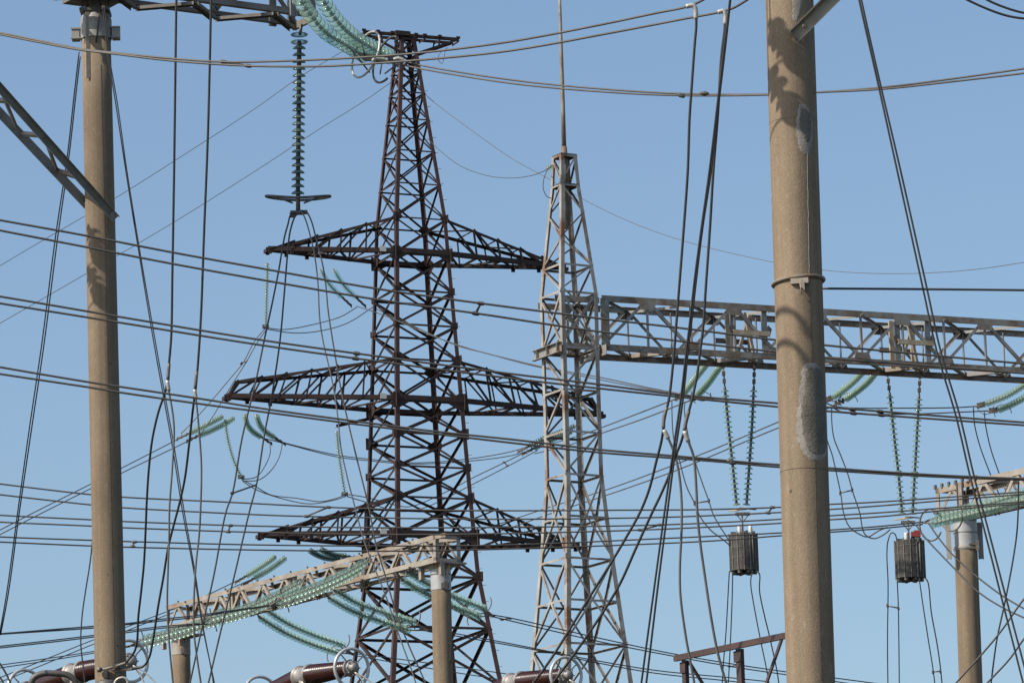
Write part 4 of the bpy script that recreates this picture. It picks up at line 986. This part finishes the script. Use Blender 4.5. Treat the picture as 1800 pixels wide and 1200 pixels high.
q_ = [('hair-thin earth wire rising from the left edge to the pylon top beam', [(X0, 503), (0, 467), (90, 414), (200, 350), (330, 268), (450, 190), (525, 137), (600, 92), (646, 64)], 215, 238),
 ('hair-thin earth wire rising from the left edge to the neck of the pylon', [(X0, 602), (0, 568), (160, 476), (300, 394), (450, 300), (560, 228), (640, 178), (686, 146)], 215, 239),
 ('hair-thin earth wire sagging from the pylon top right across behind the broad front post', [(740, 158), (757, 175), (830, 230), (900, 279), (960, 312), (1030, 353), (1110, 391), (1200, 423), (1350, 459), (1450, 475), (1570, 481), (1700, 475), (1800, 461), (X1, 450)], 240, 205),
 ('hair-thin wire dipping from the pylon to the small insulator on the grey mast', [(752, 244), (770, 262), (800, 286), (825, 299), (862, 310), (900, 313), (937, 308), (960, 299)], 239, 159.5),
 ('thin slack loop hanging beside the small insulator of the grey mast', [(962, 298), (956, 315), (955, 332), (962, 346), (972, 349)], 159.3, 159.3),
 ('thin looped wire under the right end of the pylon top beam', [(787, 84), (775, 92), (770, 104), (777, 112), (783, 88)], 240, 240)]
for lab, pix, d0, d1 in q_: single(lab, pix, d0, d1, .016, 'wire')
# heavy droppers at left
def dropper(lab, wires, r, clamps=(), m='wire_dark'):
    root = thing('dropper_cable', lab, 'cable', P(*wires[0][0][0], wires[0][1]), 'dropper cables')
    for w_ in wires:
        pix, d0, d1 = w_[:3]; MB().tube(wpath(pix, d0, d1, 6), w_[4] if len(w_) > 4 else r, 8).build('wire', M[w_[3] if len(w_) > 3 else m], root)
    for pix, d, rr, mm in clamps: MB().tube(path(pix, d, d, 4), rr, 8).build('clamp', M[mm], root)
    return root
dropper('left one of two thick dark cables falling at top left, forking at a pale clamp',
  [([(311, -40), (310, 0), (308, 150), (306, 300), (303, 480), (301, 590), (297, 640), (295, 668)], 78, 78), ([(295, 668), (290, 690), (279, 722), (268, 770), (262, 820), (258, 880), (256, 930), (253, 990), (248, 1040), (243, 1085), (241, 1125), (236, 1145), (222, 1163)], 78, 79.5), ([(295, 668), (297, 688), (303, 722), (306, 755), (303, 820), (298, 890), (297, 950), (295, 1010), (294, 1060), (297, 1125), (303, 1190), (307, 1230)], 78, 78, 'wire_light', .017)], .021, [([(297, 638), (295, 668)], 77.95, .03, 'fitting'), ([(294, 668), (297, 687)], 77.95, .032, 'alu')])
dropper('right one of two thick dark cables falling at top left, forking at a pale clamp',
  [([(372, -40), (371, 0), (369, 100), (365, 250), (359, 400), (353, 560), (347, 650), (343, 688)], 78, 78), ([(343, 688), (339, 720), (333, 775), (325, 840), (316, 882), (306, 920), (296, 960), (287, 1015), (278, 1065), (268, 1130), (262, 1155), (252, 1170), (232, 1174)], 78, 79.5), ([(343, 688), (346, 715), (351, 770), (354, 820), (353, 880), (350, 940), (345, 985), (341, 1050), (341, 1110), (347, 1160), (353, 1200), (357, 1230)], 78, 78, 'wire_light', .017)], .021, [([(346, 652), (343, 684)], 77.95, .03, 'fitting'), ([(342, 684), (345, 702)], 77.95, .032, 'alu')])
bundle('twin thin cables slanting from the left post top down to the left edge',
  [([(139, 92), (130, 170), (118, 277), (97, 420), (74, 600), (52, 750), (31, 900), (12, 1040), (-2, 1120)], 84.5, 88), ([(141, 100), (133, 170), (121, 277), (101, 420), (78, 600), (56, 750), (34, 900), (15, 1040), (1, 1115)], 84.5, 88)], .013, 'wire_dark')
bundle('twin thin cables slanting from the left post top down right past the low beam',
  [([(180, 10), (184, 40), (189, 92), (203, 180), (221, 300), (241, 425), (270, 600), (287, 695), (304, 790), (321, 900), (340, 1000), (355, 1095), (377, 1200), (383, 1230)], 81, 80), ([(183, 10), (187, 40), (191, 92), (206, 180), (223, 300), (243, 425), (273, 600), (290, 695), (307, 790), (324, 900), (342, 1000), (356, 1095), (372, 1180), (379, 1230)], 81, 80)], .012, 'wire_dark')
bundle('twin straight cables slanting down the right side of the photo across the box beam',
  [([(1502, -40), (1510, 0), (1545, 155), (1577, 300), (1623, 510), (1646, 615), (1680, 730), (1706, 840), (1730, 930), (1763, 1060), (1796, 1190), (1806, 1230)], 60, 62), ([(1506, -40), (1514, 0), (1549, 155), (1583, 300), (1630, 510), (1653, 615), (1687, 730), (1713, 840), (1737, 930), (1771, 1060), (1803, 1180), (1815, 1230)], 60, 62)], .015, 'wire')
dropper('thick dark cable dropping from the left white elbow clamp and forking beside the grey mast',
  [([(1222, 18), (1224, 40), (1221, 80), (1216, 150), (1212, 210), (1209, 300), (1202, 400), (1195, 490), (1188, 580), (1183, 640), (1176, 700), (1168, 735), (1166, 755)], 67.5, 67.5), ([(1166, 755), (1162, 778), (1155, 805), (1141, 860), (1125, 900), (1100, 945), (1075, 987), (1048, 1030), (1020, 1075), (970, 1155), (940, 1196), (915, 1225)], 67.5, 69), ([(1166, 755), (1175, 771), (1187, 802), (1194, 835), (1198, 880), (1198, 930), (1195, 1000), (1196, 1045), (1205, 1115), (1215, 1170), (1224, 1220)], 67.5, 67.5, 'wire_light')], .020,
  [([(1206, 12), (1219, 10), (1223, 20), (1223, 34)], 67.2, .036, 'alu'), ([(1172, 715), (1167, 737), (1166, 752)], 67.4, .028, 'fitting'), ([(1167, 755), (1175, 771)], 67.4, .034, 'alu')])
dropper('thick dark cable dropping from the right white elbow clamp and forking beside the grey mast',
  [([(1275, 28), (1274, 50), (1268, 100), (1262, 200), (1254, 300), (1248, 400), (1241, 500), (1236, 575), (1231, 615), (1226, 655), (1218, 695), (1209, 730), (1203, 757)], 67, 67), ([(1203, 757), (1196, 780), (1187, 802), (1176, 835), (1162, 868), (1147, 899), (1117, 965), (1090, 1025), (1062, 1072), (1040, 1105), (1010, 1148), (975, 1195), (950, 1228)], 67, 69), ([(1203, 757), (1210, 776), (1219, 802), (1224, 860), (1226, 905), (1231, 955), (1238, 1005), (1250, 1085), (1262, 1148), (1278, 1205), (1284, 1225)], 67, 67, 'wire_light')], .020,
  [([(1262, 22), (1272, 20), (1275, 28), (1275, 44)], 66.7, .036, 'alu'), ([(1211, 722), (1206, 740), (1203, 756)], 66.9, .028, 'fitting'), ([(1203, 757), (1210, 776)], 66.9, .034, 'alu')])
bundle('twin dark cables close together slanting from the top edge down beside the grey mast',
  [([(1287, -40), (1283, 0), (1271, 100), (1262, 175), (1247, 300), (1233, 400), (1221, 490), (1212, 570), (1206, 620), (1196, 705), (1182, 800), (1168, 900), (1151, 1025), (1134, 1150), (1124, 1225)], 64, 65), ([(1288, -40), (1284, 0), (1273, 100), (1264, 175), (1250, 300), (1235, 400), (1224, 490), (1215, 570), (1209, 620), (1200, 705), (1186, 800), (1173, 900), (1157, 1025), (1142, 1150), (1133, 1225)], 64, 65)], .017, 'wire_dark')
dropper('four cables fanning down from the clamp under the dark green vertical string',
  [([(521, 374), (512, 376), (506, 395), (500, 417), (490, 475), (478, 535), (464, 600), (450, 668), (425, 772), (409, 865), (397, 900), (376, 1010), (356, 1098), (336, 1190), (328, 1225)], 84.4, 82), ([(524, 376), (519, 380), (510, 407), (506, 440), (500, 512), (492, 600), (477, 700), (465, 762), (451, 850), (438, 900), (411, 1015), (390, 1100), (367, 1197), (360, 1225)], 84.4, 82), ([(526, 371), (531, 374), (537, 386), (546, 417), (554, 455), (559, 500), (562, 560), (568, 600), (585, 675), (594, 735), (599, 785), (610, 837), (625, 895), (640, 950), (660, 1002), (680, 1052), (700, 1112), (727, 1187), (738, 1225)], 84.4, 82, 'wire_light', .013), ([(530, 370), (538, 372), (546, 385), (557, 425), (570, 480), (577, 548), (585, 600), (600, 687), (615, 755), (632, 825), (648, 890), (662, 962), (676, 1007), (696, 1075), (720, 1137), (748, 1200), (757, 1225)], 84.4, 82, 'wire', .014)], .016, [([(407, 867), (450, 852)], 83, .016, 'steel_dark'), ([(408, 864), (408, 869)], 83, .035, 'steel_dark')])
# wires of the middle portal
bundle('twin wires leaving the nearest green string of the low beam to the left edge', [([(476, 1063), (395, 1074), (354, 1080), (270, 1089), (223, 1095), (163, 1100), (0, 1113), (X0, 1118)], 119.2, 100), ([(476, 1064), (395, 1076), (354, 1083), (270, 1092), (223, 1097), (163, 1103), (0, 1114), (X0, 1119)], 119.2, 100)], .019, 'wire')
bundle('twin wires leaving the middle green string of the low beam to the left edge', [([(352, 1095), (288, 1100), (223, 1108), (163, 1116), (80, 1126), (0, 1135), (X0, 1142)], 125, 104), ([(352, 1097), (288, 1103), (223, 1111), (163, 1119), (80, 1129), (0, 1138), (X0, 1145)], 125, 104)], .019, 'wire')
bundle('twin wires leaving the farthest green string of the low beam to the left edge', [([(228, 1134), (165, 1144), (80, 1157), (0, 1168), (X0, 1176)], 131, 110), ([(228, 1136), (165, 1147), (80, 1161), (0, 1173), (X0, 1182)], 131, 110)], .016, 'wire')
bundle('twin wires running down right from the green string behind the near concrete post', [([(866, 1080), (900, 1086), (1050, 1120), (1187, 1149), (1300, 1168), (1383, 1180), (1470, 1191), (1560, 1203)], 129, 140), ([(866, 1083), (900, 1091), (1050, 1126), (1187, 1153), (1300, 1173), (1383, 1185), (1470, 1197), (1520, 1205)], 129, 140)], .018, 'wire', [((882, 1088), (896, 1086), 129.5), ((1282, 1170), (1302, 1168), 137)])
bundle('twin wires running down right from the green string in front of the pylon legs', [([(752, 1106), (796, 1112), (900, 1131), (970, 1145), (1020, 1155), (1150, 1177), (1282, 1190), (1350, 1197)], 132, 142), ([(752, 1109), (796, 1116), (900, 1134), (970, 1147), (1020, 1158), (1150, 1182), (1282, 1196), (1330, 1202)], 132, 142)], .018, 'wire')
bundle('twin wires running down right from the green string above the maroon breaker', [([(618, 1147), (690, 1156), (800, 1171), (900, 1185), (1000, 1202)], 136.6, 142), ([(618, 1150), (690, 1163), (800, 1181), (900, 1197), (950, 1207)], 136.6, 142)], .016, 'wire')
# thin conductors of the pylon
pw = [
 ('thin twin wires from the middle left pylon arm strings down to the left edge', [[(333, 761), (310, 773), (218, 820), (160, 850), (60, 900), (0, 931), (X0, 962)], [(350, 765), (318, 781), (218, 829), (160, 858), (60, 908), (0, 939), (X0, 970)]], 236.5, 205),
 ('thin twin wires from the upper arm string foot curving down to the left', [[(466, 577), (447, 600), (428, 636), (402, 668), (375, 700), (335, 745), (318, 762)], [(468, 579), (452, 602), (434, 634), (405, 680), (375, 730), (352, 764)]], 236.5, 236),
 ('thin twin jumper wires looping under the upper left pylon arm', [[(467, 576), (500, 579), (560, 568), (600, 556), (627, 540)], [(467, 578), (515, 585), (560, 582), (610, 568), (655, 540)]], 236.8, 241),
 ('thin twin wires sagging from the upper pylon arm behind the grey mast to box beam', [[(627, 538), (680, 556), (760, 590), (830, 614), (900, 632), (960, 646), (1050, 662), (1130, 679), (1195, 692)], [(655, 540), (725, 572), (800, 606), (860, 622), (930, 641), (1010, 658), (1100, 676), (1222, 698), (1350, 712)]], 241, 166),
 ('thin twin wires dipping behind the pylon below its middle arms', [[(482, 772), (497, 777), (590, 799), (645, 806), (725, 813), (825, 806), (900, 793), (932, 783)], [(460, 769), (500, 779), (590, 802), (645, 809), (725, 815), (825, 810), (900, 800), (940, 788)]], 241, 247),
 ('thin twin loops hanging from the middle left arm strings', [[(474, 776), (475, 795), (465, 820), (450, 838), (425, 842)], [(497, 777), (490, 805), (475, 828), (455, 843), (427, 845)]], 240.5, 237),
 ('thin twin jumper wires slung low between two slim strings left of the pylon', [[(424, 842), (450, 855), (475, 869), (520, 875), (562, 881), (585, 877), (606, 870)], [(426, 845), (450, 860), (500, 877), (545, 885), (585, 879), (608, 872)]], 236.5, 237.5),
 ('thin twin wires rising from the pylon foot to the bluish strings behind the grey mast', [[(608, 868), (645, 874), (690, 886), (720, 890), (780, 866), (830, 840), (900, 806), (935, 788)], [(610, 872), (650, 884), (700, 898), (740, 894), (840, 846), (900, 815), (945, 791)]], 237, 247),
 ('thin twin wires rising right from behind the grey mast to the first box beam strings', [[(935, 787), (1000, 771), (1055, 752), (1110, 731), (1185, 702)], [(940, 797), (1000, 782), (1058, 761), (1130, 736), (1212, 704)]], 240, 166),
 ('thin twin wires rising right behind the broad front post to the second box beam strings', [[(820, 938), (900, 913), (962, 892), (1067, 860), (1225, 801), (1350, 749), (1450, 705)], [(840, 945), (900, 926), (980, 898), (1060, 872), (1187, 827), (1350, 759), (1463, 714)]], 242, 168),
 ('thin twin wires running left from the lower left pylon arm strings', [[(434, 1011), (400, 1028), (340, 1056), (270, 1083), (161, 1125), (60, 1166), (0, 1190), (X0, 1214)], [(448, 1015), (400, 1036), (340, 1062), (270, 1089), (165, 1131), (60, 1174), (0, 1198), (X0, 1222)]], 237, 205),
 ('thin twin jumper wires joining the second and third box beam string pairs', [[(1450, 708), (1475, 715), (1600, 717), (1680, 716), (1715, 714)], [(1463, 716), (1485, 725), (1610, 727), (1690, 724), (1735, 722)]], 168.5, 171),
 ('thin twin droppers from the first box beam strings down to the left wave trap', [[(1181, 706), (1181, 722), (1184, 770), (1195, 812), (1207, 855), (1221, 884), (1231, 908), (1250, 932), (1270, 947), (1283, 958)], [(1204, 706), (1203, 720), (1209, 762), (1220, 805), (1235, 850), (1246, 880), (1253, 902), (1265, 924), (1276, 941), (1284, 955)]], 165.5, 163),
 ('thin twin droppers from the second box beam strings down to the red-boxed wave trap', [[(1462, 716), (1462, 740), (1466, 770), (1477, 798), (1490, 832), (1499, 864), (1511, 900), (1520, 938), (1536, 946), (1552, 940), (1565, 930)], [(1450, 708), (1452, 765), (1463, 800), (1471, 835), (1478, 868), (1483, 902), (1493, 925), (1510, 938), (1525, 943), (1545, 932), (1560, 926)]], 168.5, 167),
 ('thin twin droppers from the third box beam strings down behind the lower right truss', [[(1711, 716), (1713, 745), (1722, 782), (1735, 818), (1748, 850), (1762, 880)], [(1730, 724), (1733, 750), (1742, 790), (1755, 828), (1768, 862), (1780, 890)]], 171, 171),
 ('thin twin leads hanging from the left underside of the left wave trap', [[(1282, 1003), (1280, 1040), (1276, 1112), (1272, 1160), (1268, 1225)], [(1288, 1004), (1287, 1050), (1284, 1125), (1279, 1225)]], 163, 163),
 ('thin twin leads hanging from the right underside of the left wave trap', [[(1323, 1006), (1320, 1015), (1320, 1030), (1325, 1062), (1337, 1125), (1348, 1178), (1356, 1225)], [(1331, 1004), (1335, 1008), (1335, 1037), (1343, 1078), (1352, 1115), (1366, 1180), (1372, 1225)]], 162.5, 162.5),
 ('thin twin leads looping over the left rim of the red-boxed wave trap', [[(1577, 950), (1573, 938), (1567, 936), (1561, 950), (1559, 972), (1561, 1025), (1560, 1125), (1561, 1225)], [(1577, 1017), (1579, 1062), (1580, 1125), (1581, 1225)]], 166.2, 166.2),
 ('thin twin leads hanging from the right underside of the red-boxed wave trap', [[(1616, 1018), (1618, 1032), (1622, 1060), (1632, 1125), (1640, 1175), (1646, 1225)], [(1627, 1016), (1631, 1022), (1637, 1075), (1647, 1130), (1653, 1172), (1658, 1225)]], 166.2, 166.2)]
sp_ = {12: [((1221, 884), (1246, 880), 164)], 13: [((1477, 866), (1498, 861), 168)], 1: [((424, 638), (433, 635), 236.3)], 17: [((1560, 1064), (1579, 1068), 166.2)], 18: [((1640, 1180), (1653, 1179), 166.2)], 8: [], 7: [((886, 812), (892, 818), 246)]}
for i, (lab, ww, d0, d1) in enumerate(pw):
    bundle(lab, [(p, d0, d1) for p in ww], .026 if d0 > 200 else .024, 'wire' if d0 > 200 else 'wire_dark', sp_.get(i, ()))
# nearer single wires at lower right
single('black cable sloping from the lower right string clamp across the post, upper of two', [(1632, 919), (1650, 945), (1677, 977), (1720, 1015), (1760, 1045), (1800, 1069), (X1, 1098)], 103.6, 95, .018, 'wire_dark')
single('black cable sloping from the lower right string clamp across the post, lower of two', [(1610, 922), (1625, 943), (1647, 967), (1680, 1001), (1720, 1040), (1762, 1067), (1800, 1085), (X1, 1112)], 103.6, 95, .018, 'wire_dark')
single('black cable curving down near the right edge from the lowest crossing conductors', [(1790, 843), (1790, 870), (1788, 930), (1780, 987), (1766, 1060), (1752, 1125), (1742, 1200), (1738, 1230)], 74, 74, .015, 'wire_dark')
single('black cable sloping down left across the foot of the lower right post', [(X1, 985), (1800, 1052), (1760, 1108), (1725, 1150), (1680, 1200), (1655, 1228)], 72, 72, .016, 'wire_dark')
single('black cable sloping down left in the bottom right corner', [(X1, 1052), (1800, 1122), (1775, 1157), (1735, 1200), (1710, 1228)], 72, 72, .016, 'wire_dark')
bundle('twin dark cables sagging through the top right corner', [([(1660, -22), (1700, 0), (1740, 18), (1770, 28), (1800, 33), (X1, 36)], 60, 60), ([(1700, -22), (1735, 0), (1765, 13), (1800, 23), (X1, 28)], 60, 60)], .016, 'wire_dark')
single('black cable hanging beside the left edge of the left post', [(163, 905), (163, 940), (158, 990), (150, 1040), (144, 1085), (142, 1130), (146, 1170), (152, 1225)], 82.0, 81, .014, 'wire_dark')
bundle('two grey cables crossing the bottom left corner', [([(-20, 1140), (0, 1166), (10, 1182), (30, 1225)], 79, 79), ([(-20, 1175), (0, 1190), (12, 1212)], 79, 79)], .018, 'wire')
0 and bundle('faint twin wires behind the brown frame and the broad front post', [([(1178, 1100), (1206, 1140), (1222, 1180), (1232, 1225)], 150, 150), ([(1344, 1112), (1352, 1150), (1362, 1190), (1370, 1225)], 150, 150)], .014, 'wire')

# ================================================================ circuit breakers at the bottom
def breaker(label, c, hub, d, dh, rpx):
    C0 = P(*c, d); H0 = P(*hub, dh); ax = (H0 - C0); L = ax.length; ax.normalize()
    root = thing('circuit_breaker', label, 'circuit breaker', Vector((C0.x, C0.y, 0)), 'maroon circuit breakers')
    def arm(dr):
        q = MB(); r0, r1 = .205, .145; prof = []; n = 22; l0, l1 = .20, L - .08
        for k in range(n):
            s_ = l0 + (l1 - l0) * k / n; e = (l1 - l0) / n; u = k / n
            rr = r0 + (r1 - r0) * max(0, (u - .15) / .85) if u > .15 else r0
            prof += [(rr - .022, s_), (rr, s_ + e * .35), (rr, s_ + e * .5), (rr - .022, s_ + e * .62)]
        q.lathe(C0, dr, [(.1, l0)] + prof + [(.1, l1)], 32); a_ = q.build('porcelain_arm', M['porcelain'], root)
        q = MB(); q.lathe(C0 + dr * L, dr, [(.12, -.08), (.175, -.08), (.175, -.04), (.15, -.03), (.15, .02), (.12, .04), (.07, .055), (.085, .075), (.08, .11), (.04, .13), (0, .133)], 28)
        for k in range(8):
            x = dr.cross(Z).normalized(); y = dr.cross(x); e = x * math.cos(k * .785) + y * math.sin(k * .785)
            q.lathe(C0 + dr * (L + .03) + e * .145, dr, [(.016, 0), (.016, .03), (0, .03)], 6)
        q.build('end_cap', M['ring'], root)
        rg = arc_ring(root, C0 + dr * (L - .02), dr, rpx * d / F, .034, m=M['ring_bright'], name='grading_ring'); RR = rpx * d / F
        for k in range(4):
            x = dr.cross(Z).normalized(); y = dr.cross(x); e = x * math.cos(k * 1.571 + .75) + y * math.sin(k * 1.571 + .75)
            MB().tube([C0 + dr * (L - .02) + e * .16, C0 + dr * (L - .02) + e * RR], .014, 6).build('ring_spoke', M['ring'], rg)
    arm(ax); ax2 = Vector((-ax.x, -ax.y, ax.z - .05)).normalized(); arm(ax2)
    q = MB(); q.lathe(C0 - ax * .24, ax, [(.1, 0), (.225, 0), (.225, .05), (.19, .06), (.17, .16), (.17, .32), (.19, .42), (.225, .43), (.225, .48), (.1, .48)], 28)
    q.lathe(C0 - Z * .30, Z, [(.2, 0), (.2, .04), (.14, .08), (.14, .3)], 24); q.build('centre_head', M['ring'], root)
    q = MB(); prof = []; h0 = C0.z - .3
    for k in range(60):
        z = h0 - 5.2 * (1 - k / 60); prof += [(.15, z), (.19, z + .03), (.19, z + .045), (.15, z + .06)]
    q.lathe(Vector((C0.x, C0.y, 0)), Z, prof, 20); q.build('support_column', M['porcelain'], root)
    q = MB(); q.channel(Vector((C0.x - .25, C0.y, 0)), Vector((C0.x - .25, C0.y, h0 - 5.2)), .25, .1, .02, Vector((0, 1, 0)), Vector((1, 0, 0))); q.channel(Vector((C0.x + .25, C0.y, 0)), Vector((C0.x + .25, C0.y, h0 - 5.2)), .25, .1, .02, Vector((0, 1, 0)), Vector((-1, 0, 0))); q.box(Vector((C0.x, C0.y, h0 - 5.22)), Vector((.35, 0, 0)), Vector((0, .3, 0)), Z * .03)
    q.build('steel_stand', gv, root)
    for s_ in (-.06, .05):                       # pale leads from the hub
        MB().tube(spline([H0 + ax * .1 - Z * .1, H0 + Vector((.25 + s_, -.1, -.25)), H0 + Vector((.5 + s_ * 3, -.1, -.7)), H0 + Vector((.55 + s_ * 4, 0, -1.4))], 6), .016, 6).build('lead', M['alu'], root)
    return root
breaker('maroon circuit breaker partly hidden behind the left concrete post', (135, 1182), (229, 1161), 91.0, 89.4, 36)
breaker('maroon circuit breaker with a round grading ring at the bottom left of the pylon foot', (537, 1187), (619, 1173), 92.0, 90.4, 33.5)
breaker('maroon circuit breaker with a round ring at the foot of the grey lattice mast', (908, 1199), (996, 1186), 94.0, 92.4, 31.5)
# terminal clamp and pipework in front of the left post
tc_ = thing('terminal_clamp', 'grey terminal bar on a dark insulator head in front of the left post foot', 'terminal', P(188, 1200, 80.5)); tc_.location.z = 0
q = MB(); q.tube([P(172, 1176, 80.4), P(186, 1175, 80.4), P(204, 1170, 80.2), P(222, 1164, 79.9)], [.03, .026, .026, .026], 8); q.tube([P(200, 1177, 80.4), P(232, 1175, 79.9), P(250, 1171, 79.6)], .026, 8); q.tube([P(171, 1176, 80.4), P(178, 1176, 80.4)], .05, 10)
q.box(P(205, 1170, 80.2), RT * .07, Vector((0, .04, 0)), UP * .035); q.box(P(208, 1177, 80.3), RT * .06, Vector((0, .04, 0)), UP * .035)
q.build('terminal_bar', M['fitting'], tc_)
q = MB(); q.box(P(186, 1184, 80.4), RT * .035, Vector((0, .06, 0)), UP * .07); q.lathe(P(187, 1192, 80.4), Vector((0, 0, -1)), [(.05, -.06), (.05, .02), (.12, .03), (.19, .06), (.2, .16), (.16, .2)], 20); q.build('insulator_head', M['steel_dark'], tc_)
hp_ = P(187, 1205, 80.4); q = MB(); prof = []
for k in range(40):
    z = hp_.z - 4.0 * (1 - k / 40); prof += [(.12, z), (.17, z + .03), (.17, z + .05), (.12, z + .07)]
q.lathe(Vector((hp_.x, hp_.y, 0)), Z, prof, 20); q.build('support_column', M['porcelain'], tc_)
q = MB(); q.lathe(Vector((hp_.x, hp_.y, 0)), Z, [(.2, 0), (.2, hp_.z - 4.0), (0, hp_.z - 4.0)], 16); q.build('steel_stand', gv, tc_)
MB().tube(path([(200, 1202), (206, 1193), (217, 1190), (223, 1194), (226, 1210)], 79.9, 79.9, 6), .022, 8).build('pale_pipe', M['alu'], tc_)
gp = thing('pipe_loop', 'thick grey bent pipe in front of a maroon breaker in the bottom left corner', 'pipe', P(90, 1200, 80)); gp.location.z = 0
pp = path([(50, 1230), (53, 1206), (60, 1190), (75, 1183), (100, 1183), (120, 1186), (132, 1197), (136, 1215), (137, 1240)], 80, 80, 8)
q = MB(); q.tube(pp, .055, 12); e_ = pp[-1]; q.tube([e_, Vector((e_.x, e_.y, 0))], .055, 12); s__ = pp[0]; q.tube([s__, Vector((s__.x, s__.y, 0))], .055, 12); q.build('bent_pipe', M['steel_dark'], gp)
